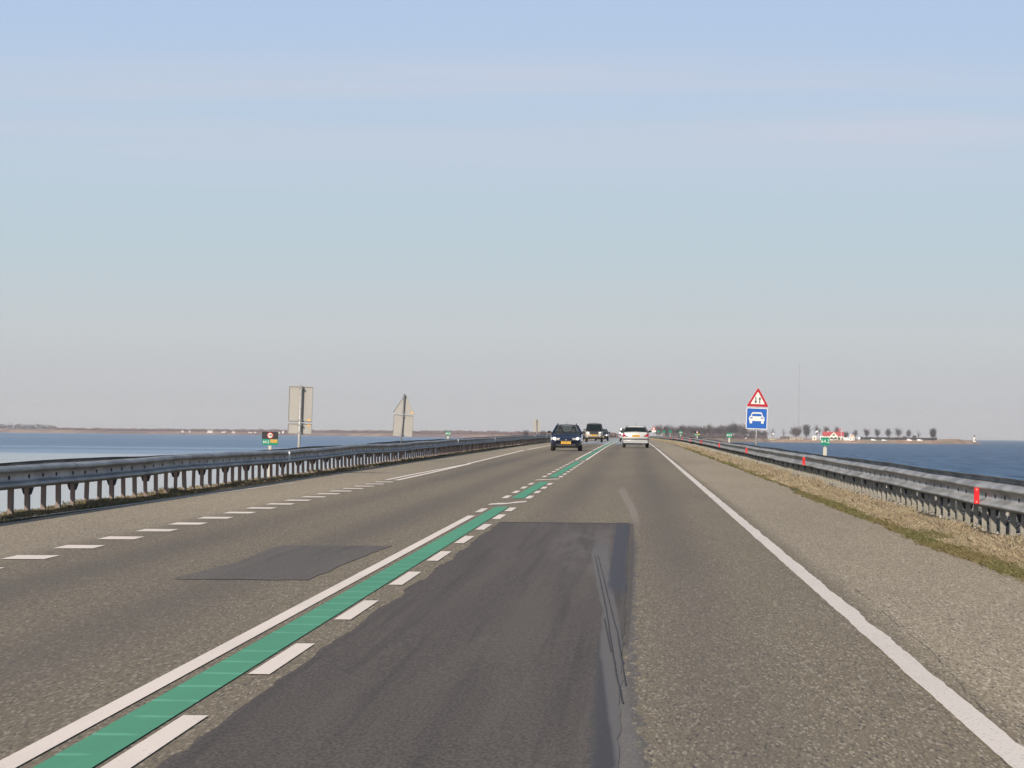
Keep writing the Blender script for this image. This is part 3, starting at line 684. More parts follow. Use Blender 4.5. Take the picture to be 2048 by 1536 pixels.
def make_car(p):
    L, W, H, belt, hood, zlo = p['L'], p['W'], p['H'], p['belt'], p['hood'], p.get('zlo', .22); h = W/2; f = -L/2; b = L/2
    root = empty('car', (0, 0, 0)); tag(root, p['label'], 'car', p.get('group'))
    S = [(f, .74, zlo+.12, hood-.24), (f+.05, .84, zlo+.03, hood-.17), (f+.16, .93, zlo, hood-.11), (f+.45, .985, zlo, hood-.05), (f+.95, 1, zlo, hood), (p['ws']-.1, 1, zlo, belt-.05), (p['ws']+.1, 1, zlo, belt),
         (b-.7, 1, zlo, belt+.03), (b-.25, .98, zlo+.02, belt+.03), (b-.08, .93, zlo+.04, p['tail']), (b, .84, zlo+.14, p['tail']-.1)]
    m = MB(); ring = 16; vs = []
    for y, k, zl, zt in S:
        w_ = h*k; hf = [(0, zl), (w_*.8, zl), (w_*.96, zl+.06), (w_, zl+.2), (w_, (zl+zt)/2+.05), (w_*.985, zt-.12), (w_*.93, zt-.035), (w_*.8, zt), (0, zt+.025)]
        full = hf + [(-x, z) for x, z in hf[-2:0:-1]]; ring = len(full); vs += [(x, y, z) for x, z in full]
    fs = [(j*ring+i, j*ring+(i+1) % ring, (j+1)*ring+(i+1) % ring, (j+1)*ring+i) for j in range(len(S)-1) for i in range(ring)]
    fs += [tuple(range(ring-1, -1, -1)), tuple(range((len(S)-1)*ring, len(S)*ring))]
    # open top of the cabin: drop top faces between windscreen base and rear
    cab = range(6, 8)
    fs = [q for q in fs if not (len(q) == 4 and q[0]//ring in cab and (q[0] % ring) in (7, 8))]
    m.add(vs, fs); body = m.build('body', p['paint'], root, True)
    # cabin: pillars, roof, glass
    zb, zt = belt, H-.03; yb0, yb1 = p['ws'], b-.16; yt0, yt1 = p['rf'], p['rr']; wb, wt = h*.93, h*p.get('roofw', .66)
    rf = MB(); wr = [(-wt, zt-.045), (-wt*.96, zt-.012), (-wt*.6, zt+.012), (0, zt+.022), (wt*.6, zt+.012), (wt*.96, zt-.012), (wt, zt-.045), (0, zt-.03)]
    rf.prism(wr[::-1], yt0, yt1); rf.build('roof', p.get('roofp', p['paint']), root)
    pl = MB()
    def at_(t, y0, y1): return (wb+(wt-wb)*t, y0+(y1-y0)*t, zb+(zt-.03-zb)*t)
    for sx_ in (-1, 1):
        for (y0, y1, r) in ((yb0, yt0, .04), (p['bp'], p['bp']+.05, .04), (p['cp'], p['cp'], .045), (yb1, yt1, .06)):
            pl.tube((sx_*wb, y0, zb-.04), (sx_*wt, y1, zt-.035), r, r*.9, 6)
        pl.tube((sx_*wt, yt0, zt-.03), (sx_*wt, yt1, zt-.03), .03, n=6)
    pl.build('pillar', p['pillar'], root)
    def glass(name, q):
        c = sum((Vector(v) for v in q), Vector())/4; n = (Vector(q[1])-Vector(q[0])).cross(Vector(q[3])-Vector(q[0])).normalized()*.004
        g_ = MB(); vv = [c+(Vector(v)-c)*.98 for v in q]; g_.add([v+n for v in vv]+[v-n for v in vv], [(0,1,2,3), (7,6,5,4), (0,4,5,1), (1,5,6,2), (2,6,7,3), (3,7,4,0)]); g_.build(name, p.get('glass', M_glass), root)
    glass('windscreen', [(-wb, yb0, zb-.02), (wb, yb0, zb-.02), (wt, yt0, zt-.04), (-wt, yt0, zt-.04)])
    glass('rear_window', [(wb, yb1, zb+.02), (-wb, yb1, zb+.02), (-wt, yt1, zt-.06), (wt, yt1, zt-.06)])
    for sx_ in (-1, 1):
        for y0, y1, y2, y3 in ((yb0, p['bp'], p['bp']+.05, yt0), (p['bp'], p['cp'], p['cp'], p['bp']+.05), (p['cp'], yb1, yt1, p['cp'])):
            glass('side_window', [(sx_*wb, y0, zb), (sx_*wb, y1, zb), (sx_*wt, y2, zt-.04), (sx_*wt, y3, zt-.04)][::sx_])
    it = MB(); it.box(-h*.88, h*.88, yb0-.1, yb1-.1, .36, .42); it.box(-h*.86, h*.86, yb0-.05, yb0+.35, zb-.2, zb-.01); it.build('dashboard', M_int, root)
    for sx_, sy in ((-1, 0), (1, 0), (-1, 1), (1, 1)):
        y = p['bp']-.05 + sy*.9; z0 = .42
        s_ = MB(); s_.bbox(sx_*.36-.24, sx_*.36+.24, y-.5, y, z0, z0+.16, .05); s_.bbox(sx_*.36-.23, sx_*.36+.23, y-.02, y+.13, z0+.1, z0+.66, .07); s_.bbox(sx_*.36-.12, sx_*.36+.12, y+.02, y+.1, z0+.68, z0+.84, .04)
        s_.build('seat', M_int, root)
    # lamps, plates, bumpers
    yf = lambda x: f + max(0, (abs(x)-h*.55)/(h*.42))**2*.2
    yr = lambda x: b - max(0, (abs(x)-h*.8)/(h*.2))**2*.09
    def lamp(name, pts, mt, rear=False, d=.03):
        Y_ = yr if rear else yf; s_ = 1 if rear else -1; n = len(pts)
        g_ = MB(); g_.add([(x, Y_(x)+s_*d, z) for x, z in pts]+[(x, Y_(x)-s_*.1, z) for x, z in pts], [tuple(range(n)), tuple(range(2*n-1, n-1, -1))]+[(i, (i+1) % n, n+(i+1) % n, n+i) for i in range(n)])
        return g_.build(name, mt, root)
    for sx_ in (-1, 1):
        o = lamp('headlight', [(sx_*x, z) for x, z in p['hl']], M_lampg if not p.get('lit') else M_lampg, d=.03)
        if p.get('lit'):
            x0, z0 = p['lit']; g_ = MB(); g_.tube((sx_*x0, yf(x0)-.05, z0), (sx_*x0, yf(x0), z0), .075, n=12); g_.build('lamp_bulb', M_lampon, o)
        lamp('tail_light', [(sx_*x, z) for x, z in p['tl']], M_tail, True, .05)
        mi = MB(); zm = belt+.06; mi.bbox(min(sx_*(h-.02), sx_*(h+.19)), max(sx_*(h-.02), sx_*(h+.19)), p['ws']+.28, p['ws']+.38, zm-.06, zm+.08, .04)
        mi.tube((sx_*(h-.08), p['ws']+.33, zm-.02), (sx_*(h+.02), p['ws']+.33, zm), .025); mi.build('wing_mirror', p.get('mirror', M_trim), root)
        for y in (f+.85, b-.85): wheel(root, sx_*(h-.12), y, p['r'], .2, sx_)
    for rear, zc in ((False, p['plf']), (True, p['plr'])):
        s_ = 1 if rear else -1; y = (b if rear else f)+s_*.035
        g_ = MB(); g_.box(-.26, .26, min(y, y-s_*.04), max(y, y-s_*.04), zc-.06, zc+.06); o = g_.build('number_plate', M_plate, root)
        q = MB()
        for i in range(6): q.box(-.2+i*.07, -.165+i*.07, min(y, y+s_*.003), max(y, y+s_*.003), zc-.03, zc+.03)
        q.build('faded_characters', M_trim, o)
    lamp('grille', [(-.3, hood-.3), (.3, hood-.3), (.26, hood-.22), (-.26, hood-.22)], M_trim, d=.012)
    lamp('air_intake', [(-h*.6, zlo+.04), (h*.6, zlo+.04), (h*.62, zlo+.14), (-h*.62, zlo+.14)], M_trim, d=.02)
    g_ = MB(); g_.tube((0, f-.03, hood-.2), (0, f+.06, hood-.2), .045, n=14); g_.build('emblem', M_chrome, root)
    z0 = p['bump']
    lamp('front_bumper_strip', [(-h*.86, z0-.03), (h*.86, z0-.03), (h*.86, z0+.03), (-h*.86, z0+.03)], p['bmat'], d=.028)
    lamp('rear_bumper_strip', [(-h*.93, z0-.045), (h*.93, z0-.045), (h*.93, z0+.045), (-h*.93, z0+.045)], p['bmat'], True, d=.06)
    ex = MB(); ex.tube((-.5, b-.2, zlo-.02), (-.5, b+.03, zlo-.02), .03); ex.build('exhaust', M_chrome, root)
    un = MB(); un.box(-h*.8, h*.8, f+.3, b-.25, zlo-.05, zlo+.02); un.build('underbody', M_trim, root)
    rr_ = MB()
    for sx_ in (-1, 1):
        rr_.tube((sx_*wt*.92, yt0+.15, zt+.06), (sx_*wt*.92, yt1-.1, zt+.06), .018, n=6)
        for y in (yt0+.18, (yt0+yt1)/2, yt1-.14): rr_.tube((sx_*wt*.92, y, zt-.02), (sx_*wt*.92, y, zt+.06), .018, n=6)
    rr_.build('roof_rail', M_trim, root)
    an = MB(); an.tube((0, yt1-.15 if p.get('antr', True) else yt0+.1, zt), (0, yt1+.05 if p.get('antr', True) else yt0-.02, zt+.22), .008, .005, 6); an.build('aerial', M_trim, root)
    return root
def person(car_, sx_, yb, label, shirt, skin):
    J = [(0,0,.0),(0,.02,.22),(0,.03,.44),(0,.01,.53),(0,-.02,.62),(0,-.03,.72),     # pelvis..head
         (.17,.03,.43),(.22,-.12,.24),(.15,-.38,.28),(-.17,.03,.43),(-.22,-.12,.24),(-.15,-.38,.28),
         (.1,-.3,.03),(.1,-.6,.0),(.1,-.72,-.25),(-.1,-.3,.03),(-.1,-.6,0),(-.1,-.72,-.25),(.1,-.85,-.27),(-.1,-.85,-.27)]
    E_ = [(0,1),(1,2),(2,3),(3,4),(4,5),(2,6),(6,7),(7,8),(2,9),(9,10),(10,11),(0,12),(12,13),(13,14),(14,18),(0,15),(15,16),(16,17),(17,19)]
    R_ = [.14,.13,.15,.055,.09,.085,.06,.045,.03,.06,.045,.03,.085,.065,.045,.085,.065,.045,.035,.035]
    for hnd, s_ in ((8, 1), (11, -1)):
        hp = Vector(J[hnd])
        pj = len(J); J.append(tuple(hp+Vector((0,-.06,.01)))); R_.append(.028); E_.append((hnd, pj))
        for i in range(4):
            q = len(J); J.append(tuple(hp+Vector(((i-1.5)*.021,-.11-.006*(i in (1,2)),.012)))); R_.append(.0095); E_.append((pj, q))
            J.append(tuple(hp+Vector(((i-1.5)*.021,-.135,-.02)))); R_.append(.0085); E_.append((q, q+1))
        q = len(J); J.append(tuple(hp+Vector((-s_*.045,-.07,.0)))); R_.append(.011); E_.append((pj, q))
    me = bpy.data.meshes.new('person'); me.from_pydata(J, E_, []); o = bpy.data.objects.new('person', me); C.objects.link(o)
    sk = o.modifiers.new('skin', 'SKIN'); 
    if not me.skin_vertices: return o
    for i, sv in enumerate(me.skin_vertices[0].data): sv.radius = (R_[i], R_[i]); sv.use_root = (i == 0)
    o.modifiers.new('sub', 'SUBSURF').levels = 1; o.modifiers['sub'].render_levels = 1
    g_ = G('clothed_figure'); g_.l(g_.mix(g_.rng(g_.Z, .5, .52), shirt, skin), g_.b.inputs['Base Color']); me.materials.append(g_.m)
    hb = MB(); hb.lathe([(.02,-.03),(.085,.0),(.092,.05),(.08,.09),(.04,.115),(.005,.12)], (0,.02,.72), 14); hb.build('hair', mat('hair', (.05,.035,.025), .8), o, True)
    fc = MB(); fc.add([(-.012,-.1,.66),(.012,-.1,.66),(0,-.1,.7),(0,-.125,.665)], [(0,1,3),(1,2,3),(2,0,3)])
    for e_ in (-.03, .03): fc.tube((e_,-.112,.695),(e_,-.1,.695),.009,n=8)
    fc.box(-.022,.022,-.108,-.1,.63,.636); fc.build('face_features', mat('face_dark', (.12,.05,.04), .7), o)
    o.location = car_.matrix_basis @ Vector((sx_*.36, yb-.2, .5)); o.rotation_euler = car_.rotation_euler
    tag(o, label, 'person')
    return o
P_blue = mat('paint_dark_blue', (.008, .014, .04), .28, .2, coat=1, var=.1, vscale=2); P_wh = mat('paint_silver_white', (.56, .555, .53), .3, .15, coat=.6, var=.03, vscale=2)
P_dk = mat('paint_charcoal', (.03, .03, .034), .35, .2, coat=.6); P_bei = mat('paint_beige', (.36, .31, .245), .4, .1, coat=.4); P_sil = mat('paint_silver', (.55, .56, .58), .25, .5, coat=.8)
M_bsil = mat('bumper_grey', (.06, .06, .062), .5)
def place(c, x, Y, flip=False): c.location = (x, Y, gz(Y)+.003); sl = (gz(Y+2)-gz(Y-2))/4; c.rotation_euler = (math.atan(sl)*(-1 if flip else 1), 0, math.pi if flip else 0); bpy.context.view_layer.update(); return c
base = dict(L=4.5, W=1.69, H=1.43, belt=.93, hood=.8, ws=-1.0, rf=-.28, rr=1.95, bp=.25, cp=1.15, tail=.95, r=.31, hl=[(.38, .6), (.8, .6), (.81, .7), (.7, .715), (.3, .68)], tl=[(.52, .72), (.83, .66), (.83, .84), (.7, .86)],
            plf=.44, plr=.72, bump=.33, bmat=M_trim)
c = make_car(dict(base, label='dark blue estate car with white headlights driving towards the camera in the left lane', paint=P_blue, pillar=P_blue, lit=(.62, .66), antr=False, roofw=.64)); place(c, -3.6, 205)
person(c, 1, .2, 'driver in a dark jacket behind the windscreen of the dark blue estate car', (.03, .03, .04), (.45, .27, .2))
person(c, -1, .2, 'front passenger in a reddish top in the dark blue estate car', (.2, .07, .07), (.5, .3, .22))
c = make_car(dict(base, label='silver white estate car with red tail lights driving away in the right lane', paint=P_wh, pillar=M_trim, glass=M_glassd, W=1.74, H=1.4, belt=1.0, hood=.86, plr=.78, bump=.56, roofw=.68, bmat=M_bsil,
                  tl=[(.5, .74), (.84, .72), (.86, .9), (.78, .93)], zlo=.27, tail=1.0)); place(c, .14, 248, True)
lw = MB(); lw.bbox(-.8, .8, 2.2, 2.33, .3, .47, .05); lw.build('rear_bumper', mat('bumper_silver', (.45, .45, .45), .35, .4), c)
person(c, -1, .2, 'driver seated in the silver white estate car, seen from behind through the rear window', (.05, .06, .08), (.45, .28, .2))
c = make_car(dict(base, label='tall dark off-roader with pale beige lower body and lit headlights behind the dark blue car', paint=P_bei, pillar=P_dk, roofp=P_dk, glass=M_glassd, W=1.72, H=1.8, belt=1.12, hood=1.1, zlo=.38, r=.36, L=4.6, roofw=.78, ws=-.95, rf=-.55,
                  hl=[(.42, .86), (.78, .86), (.79, 1.02), (.42, 1.02)], lit=(.6, .94), plf=.66, plr=.8, bump=.52, bmat=P_bei, tail=1.1)); place(c, -3.85, 372)
hd = MB(); hd.add([(-.74, -2.34, 1.04), (.74, -2.34, 1.04), (.78, -1.02, 1.17), (-.78, -1.02, 1.17), (-.74, -2.34, .99), (.74, -2.34, .99), (.79, -1.0, 1.05), (-.79, -1.0, 1.05)], [(0,1,2,3), (4,5,1,0), (0,3,7,4), (1,5,6,2)]); hd.build('bonnet', P_dk, c)
gr = MB(); gr.bbox(-.4, .4, -2.36, -2.28, .76, 1.02, .03); gr.build('radiator_grille', P_dk, c)
fg = MB()
for s_ in (-1, 1): fg.tube((s_*.58, -2.37, .64), (s_*.58, -2.2, .64), .085, n=12)
fg.build('fog_lamp', M_lampg, c)
rk = MB()
for x in (-.5, .5): rk.tube((x, -.4, 1.83), (x, 1.5, 1.83), .02)
for y in (-.4, .2, .9, 1.5): rk.tube((-.5, y, 1.83), (.5, y, 1.83), .018)
rk.build('roof_rack', M_trim, c)
c = make_car(dict(base, label='dark car mostly hidden behind the off-roader, one lit headlight showing', paint=P_blue, pillar=P_blue, lit=(.6, .66))); place(c, -3.8, 455)
c = make_car(dict(base, label='silver car far ahead, almost hidden behind the silver white estate car', paint=P_sil, pillar=P_sil, W=1.75, H=1.5, roofw=.74, mirror=P_sil)); place(c, -.7, 425, True)
# ------------------------------------------------------------------ the far land
def lerp(T, u):
    if u <= T[0][0]: return T[0][1:]
    for a, b in zip(T[:-1], T[1:]):
        if u <= b[0]:
            t = (u-a[0])/(b[0]-a[0]); return tuple(p+(q-p)*t for p, q in zip(a[1:], b[1:]))
    return T[-1][1:]
def hy(u): return 857.4 + .00995*u
def zpix(u, v, Y): return at(u, v, Y).z
def landmat(name, a, b_, c_, sc):
    g = G(name); n1 = g.noise(sc, (1, .4, 1), 4, .6); n2 = g.noise(sc*.15, (1, .4, 1), 3)
    c = g.mix(g.rng(n1, .35, .65), a, b_); c = g.mix(g.rng(n2, .42, .6), c, c_); return g.done(c, .95, .1)
M_land = landmat('island_ground', (.30, .17, .11), (.54, .36, .235), (.30, .235, .16), .12)
M_shore = landmat('far_shore_ground', (.22, .145, .125), (.36, .26, .2), (.2, .13, .12), .03)
TL = [(1255, 2700), (1290, 3000), (1400, 3400), (1540, 3950), (1640, 3850), (1740, 3700), (1850, 3750), (1930, 3900), (1962, 4050)]
TT = [(1255, -1.5), (1400, -1.2), (1540, -.9), (1700, -.95), (1868, -1.0), (1880, .1), (1900, .5), (1916, .35), (1928, -.9), (1950, -1.3), (1962, -4.4)]
m = MB(); cols = [1255 + 4*i for i in range(178)]; rows = [(-12, 0), (6, .3), (35, .62), (70, .95), (110, 1), (220, 1), (520, .95)]; vs = []
for u in cols:
    Y0, = lerp(TL, u); zt, = lerp(TT, u); x0 = at(u, 880, Y0).x; tip = min(1, max(0, (1962-u)/40))
    for d, k in rows:
        d2 = d if d < 100 else 110+(d-110)*max(.02, tip)
        z = WZ-.6 + (zt-WZ+.6)*k + (.35*noise.noise((x0*.05, d*.05, 1)) if k > .2 else 0)
        vs.append((x0*(Y0+d2)/Y0, Y0+d2, z))
k = len(rows); m.add(vs, [(j*k+i, (j+1)*k+i, (j+1)*k+i+1, j*k+i+1) for j in range(len(cols)-1) for i in range(k-1)])
tag(m.build('island_land', M_land, smooth=True), kind='structure')
def on_land(u, off=90):
    Y0, = lerp(TL, u); Y = Y0+off; zt, = lerp(TT, u); return Vector((at(u, 880, Y).x, Y, zt))
# left far shore
TS = [(-900, 6300, 853, 845), (-60, 6100, 856.5, 847), (40, 6050, 857, 846.5), (100, 6050, 857.5, 849), (116, 6050, 858, 856), (250, 6000, 861, 857.5), (500, 5900, 863, 859), (700, 5900, 865, 860.5), (900, 5500, 867, 861.5), (960, 5000, 868, 862), (1020, 4200, 869, 864), (1090, 3200, 869.5, 865.5), (1170, 2600, 870, 867.5), (1235, 2500, 870.5, 869)]
m = MB(); vs = []; cols = [-900+15*i for i in range(143)]
for u in cols:
    Y0, vl, vw = lerp(TS, u); x0 = at(u, 866, Y0).x; zt = zpix(u, vl, Y0+80)
    for d, kk in ((-15, 0), (10, .45), (70, .9), (200, 1), (700, 1)):
        vs.append((x0*(Y0+d)/Y0, Y0+d, WZ-.5+(zt-WZ+.5)*kk+(.5*noise.noise((x0*.02, d*.02, 2)) if kk else 0)))
m.add(vs, [(j*5+i, (j+1)*5+i, (j+1)*5+i+1, j*5+i+1) for j in range(len(cols)-1) for i in range(4)])
tag(m.build('far_shore', M_shore, smooth=True), kind='structure')
def wood(name, label, u0, u1, n, top, dens=1, mt=None):
    mb = MB()
    for _ in range(n):
        u = random.uniform(u0, u1); Y0, vl, vw = lerp(TS, u); d = random.uniform(60, 190); Y = Y0+d
        z1 = zpix(u, vw, Y); z0 = zpix(u, vl, Y)-1.5; hgt = (z1-z0)*(.72+.5*noise.noise((u*.07, d*.02, 3))+.15*noise.noise((u*.4, d*.1, 8)))
        x = at(u, 866, Y).x; zc = z0+max(.3, hgt)*random.random()**.8; r = random.uniform(.7, 1.9)
        a = random.uniform(0, 6.28); s_ = Vector((math.cos(a), math.sin(a), 0))
        c = Vector((x, Y, zc)); t = Vector((random.gauss(0, .4), 0, 1))
        mb.add([c-s_*r*.5, c+s_*r*.5, c+t*r*1.1], [(0,1,2)])
    return tag(mb.build(name, mt or M_wood), label, 'wood', kind='stuff')
M_wood = landmat('bare_wood', (.10, .068, .062), (.2, .14, .125), (.15, .1, .095), .2)
M_wood2 = landmat('dark_wood', (.06, .055, .06), (.11, .10, .1), (.08, .07, .075), .2)
wood('far_wood', 'low mauve band of bare scrub along the far shore on the left horizon', 108, 1235, 42000, 0)
wood('hill_wood', 'darker wood on the far shore at the left edge of the photo', -900, 117, 14000, 0, mt=M_wood2)
# bare winter trees
M_bark = mat('winter_bark', (.085, .068, .06), .95, var=.2, vscale=3); M_twig = mat("winter_twigs", (.095, .07, .066), .95, var=.25, vscale=2)
M_twigd = mat('evergreen_twigs', (.05, .045, .045), .95, var=.2, vscale=2)
def bare_tree(seed, dense, wid, tw=None, base=.16):
    rs = random.Random(seed); root = empty('bare_tree'); tr = MB(); cr_ = MB(); cz = (1+base)/2; rz_ = (1-base)/2; rw = .33*wid/.75
    tr.tube((0,0,-.03), (.005,0,base+.1), .02, .014, 7); tr.tube((.005,0,base+.1), (rs.uniform(-.02,.02), 0, .8), .014, .004, 5)
    lobes = [(Vector((rs.gauss(0, .1), rs.gauss(0, .1), rs.uniform(.35, .82))), rs.uniform(.12, .2)) for _ in range(9)]
    for i in range(16+6*dense):
        a = 2.399*i; t = rs.uniform(.15, 1); c, r = lobes[i % 9]
        p0 = Vector((0, 0, base+.45*rs.random())); p1 = Vector((math.cos(a)*rw*t, math.sin(a)*rw*t, min(.97, cz+rz_*rs.uniform(-.25, .9)*math.sqrt(max(.05, 1-t*t*.7)))))
        if p1.z < p0.z+.08: p0.z = max(base*.8, p1.z-.15)
        tr.tube(p0, p1, .008, .002, 4)
        for k_ in range(20+16*dense):
            u_ = rs.uniform(.3, 1.05); sp = .035+.012*dense; b0 = p0.lerp(p1, u_)+Vector((rs.gauss(0, sp), rs.gauss(0, sp), rs.gauss(0, sp)))
            e = (b0-Vector((0, 0, cz-.3))).normalized()*rs.uniform(.03, .09)+Vector((rs.gauss(0, .02), rs.gauss(0, .02), rs.gauss(0, .01))); s_ = e.orthogonal().normalized()*rs.uniform(.003, .007)*(1+.35*dense)
            if b0.z < base or (b0+e).z > 1.03: continue
            cr_.add([b0-s_, b0+s_, b0+e], [(0,1,2)])
    tr.build('trunk', M_bark, root); cr_.build('crown', tw or M_twig, root)
    return root
def put_tree(proto, used, u, vt, off, label, wk=1, group=None, sink=.3):
    o = proto if not used[0] else copy_tree(proto); used[0] = True
    p = on_land(u, off); H = (zpix(u, vt, p.y) - p.z + sink)*1.06; o.location = (p.x, p.y, p.z-sink); o.scale = (H*wk, H*wk, H*1.02); o.rotation_euler.z = random.uniform(0, 6.28)
    tag(o, label, 'tree', group); return o
protos = [(bare_tree(1, 0, .8), [False]), (bare_tree(2, 2, .85), [False]), (bare_tree(3, 2, .7), [False]), (bare_tree(4, 4, .62, M_twigd, .04), [False]), (None, [True]), (bare_tree(6, 3, .9, None, .05), [False])]
T = [ # u, top v, proto, width factor, label
 (1545, 856, 0, 1, 'small bare tree just right of the blue car sign on the island'), (1567, 855.5, 0, 1, 'thin bare tree above the brown roof shed'), (1591.5, 853, 5, 1.35, 'broad bushy bare tree behind the long beige building'),
 (1613, 850.5, 3, .9, 'tall dark oval tree right of the long beige building'), (1634, 849.5, 2, .95, 'tall bare tree behind the white flagpole'), (1653, 853, 1, .95, 'bare tree behind the left end of the red roof'), (1674, 852.5, 2, .8, 'bare tree behind the right half of the red roof'),
 (1691, 863, 5, 1.1, 'low bare tree between the red roof and the white vans'), (1711, 858.5, 1, .9, 'bare tree above the bright white dome'), (1733, 857.5, 1, .95, 'first bare tree of the spaced row, counted from the bright white dome'), (1754, 857, 1, .9, 'second bare tree of the spaced row on the spit'),
 (1776, 857, 1, 1, 'third bare tree of the spaced row on the spit'), (1796, 855.5, 1, 1, 'fourth and tallest bare tree of the spaced row on the spit'), (1817, 859, 1, .9, 'fifth bare tree of the spaced row on the spit'), (1837, 858, 0, 1, 'sixth bare tree of the spaced row on the spit'),
 (1866, 857, 3, 1.0, 'dense dark tree at the end of the row near the lighthouse'), (1809, 870, 5, 1.3, 'low shrub between the fourth and fifth trees of the spit row'), (1829, 870, 5, 1.2, 'low shrub beside the sixth tree of the spit row')]
for u, vt, pi, wk, lb in T: put_tree(protos[pi][0], protos[pi][1], u, vt, 110 if u != 1866 else 95, lb, wk*.92, 'bare trees on the island')
T2 = [(1316.5, 850.5), (1331, 851.5), (1341, 849.5), (1353, 853), (1362, 850.5), (1373, 853), (1382, 850.5), (1392, 853), (1403, 853), (1410, 856), (1417.5, 849), (1427, 853), (1434, 855), (1442, 851), (1450, 852), (1459, 850), (1470, 846.5), (1479, 849), (1488, 855), (1503, 861), (1511, 860), (1521, 860), (1530, 862)]
ordn = ['first', 'second', 'third', 'fourth', 'fifth', 'sixth', 'seventh', 'eighth', 'ninth', 'tenth', 'eleventh', 'twelfth', 'thirteenth', 'fourteenth', 'fifteenth', 'sixteenth', 'seventeenth', 'eighteenth', 'nineteenth', 'twentieth', 'twenty-first', 'twenty-second', 'twenty-third']
for i, (u, vt) in enumerate(T2):
    pi = (5, 2, 5)[i % 3]; put_tree(protos[pi][0], protos[pi][1], u, vt-1, 120+40*(i % 3), ordn[i]+' bare tree from the left in the wood behind the right guardrail', 1.25 if i not in (0, 10) else .8, 'wood of bare trees at the end of the dike')
# undergrowth of that wood
mb = MB()
for _ in range(9000):
    u = random.uniform(1326, 1534); p = on_land(u, random.uniform(60, 200)); hh = (4.5 if u < 1490 else 3)*random.random()*(.7+.5*noise.noise((u*.1, 0, 0))); c = p+Vector((0, 0, hh)); a = random.uniform(0, 6.28); s_ = Vector((math.cos(a), math.sin(a), 0))*random.uniform(.2, .5)
    mb.add([c-s_, c+s_, c+Vector((random.gauss(0, .4), 0, random.uniform(1, 2.2)))], [(0,1,2)])
tag(mb.build('undergrowth', M_twig), 'brown brushwood filling the gaps below the wood behind the right guardrail', 'undergrowth', kind='stuff')
mb = MB()
for _ in range(5200):
    u = random.uniform(1721, 1874); p = on_land(u, 85+random.uniform(-3, 3)); hh = 2.1*random.random()*(1+.25*noise.noise((u*.2, 0, 4))); c = p+Vector((0, 0, hh)); a = random.uniform(0, 6.28); s_ = Vector((math.cos(a), math.sin(a), 0))*random.uniform(.25, .6)
    mb.add([c-s_, c+s_, c+Vector((0, 0, random.uniform(.3, .7)))], [(0,1,2)])
tag(mb.build('hedge', M_twigd), 'long low dark hedge at the foot of the spaced trees on the spit', 'hedge')
# shrubs at the left end of the dike
for u, vt, Y, lb in ((1051, 858.5, 2900, 'bare shrub on the low land left of the distant sign back'), (1085, 859.5, 2800, 'bare shrub between the distant sign back and the dark blue car'), (1205, 864, 2400, 'low dark bush at the vanishing point right of the off-roader'), (1217, 866, 2500, 'smallest bush at the very tip of the left guardrail')):
    o = copy_tree(protos[5][0]); z0 = -1.6; H = zpix(u, vt, Y)-z0; o.location = (at(u, 870, Y).x, Y, z0); o.scale = (H*1.1, H*1.1, H); tag(o, lb, 'shrub', 'shrubs at the left end of the dike')
# red-roofed house
M_wallc = mat('cream_wall', (.78, .72, .58), .8, var=.04, vscale=.5); M_roofr = mat('red_roof', (.42, .05, .055), .7, var=.12, vscale=.6); M_win = mat('dark_window', (.03, .035, .04), .15)
M_wallw = mat('white_wall', (.8, .78, .74), .8, var=.04, vscale=.5); M_beige = mat('beige_wall', (.36, .31, .23), .85, var=.08, vscale=.3); M_brown = mat('brown_roof', (.1, .055, .045), .8)
def gable_roof(x0, x1, y0, y1, z0, z1, ov=.5, axis='x'):
    m = MB(); t = .25
    if axis == 'x':
        yc = (y0+y1)/2; a = [(y0-ov, z0), (yc, z1), (y1+ov, z0), (y1+ov, z0-t), (yc, z1-t), (y0-ov, z0-t)]
        m.add([(x0-ov, y, z) for y, z in a]+[(x1+ov, y, z) for y, z in a], [(5,4,1,0), (3,2,1,4), (6,7,10,11), (7,8,9,10), (0,1,7,6), (1,2,8,7), (3,4,10,9), (4,5,11,10), (0,6,11,5), (2,3,9,8)])
    else:
        xc = (x0+x1)/2; a = [(x0-ov, z0), (xc, z1), (x1+ov, z0), (x1+ov, z0-t), (xc, z1-t), (x0-ov, z0-t)]
        m.add([(x, y0-ov, z) for x, z in a]+[(x, y1+ov, z) for x, z in a], [(0,1,4,5), (4,1,2,3), (6,7,10,11), (7,8,9,10), (0,1,7,6), (1,2,8,7), (3,4,10,9), (4,5,11,10), (0,6,11,5), (2,3,9,8)])
    return m
p = on_land(1667, 55); Yh = p.y; k = Yh/FPX; zb = zpix(1667, 880.5, Yh); r = empty('house', (p.x, Yh, zb)); tag(r, 'cream house with a red roof and a tall centre gable', 'house')
def wins(parent, rects, y):
    for (x0, x1, z0, z1) in rects:
        f_ = MB(); f_.box(x0-.12, x1+.12, y-.05, y+.02, z0-.12, z1+.12); o = f_.build('window', M_wallw, parent); q = MB(); q.box(x0, x1, y-.07, y-.051, z0, z1); q.build('pane', M_win, o)
wl = MB(); wl.box(-10.5, 10.2, 0, 9, 0, 4.4); wl.build('wall', M_wallc, r); rf = gable_roof(-10.5, 10.2, 0, 9, 4.4, 8.7).build('roof', M_roofr, r)
MB().box(-6, -5.2, 4, 5, 7.8, 9.6).build('chimney', M_wallw, rf)
gw = MB(); gw.add([(-4.2,-3,0),(4.2,-3,0),(4.2,-3,4.2),(0,-3,8.3),(-4.2,-3,4.2),(-4.2,4,0),(4.2,4,0),(4.2,4,4.2),(0,4,8.3),(-4.2,4,4.2)], [(0,1,2,3,4),(0,5,6,1),(1,6,7,2),(4,9,5,0),(9,8,7,6,5)]); gw.build('gable_wall', M_wallc, r)
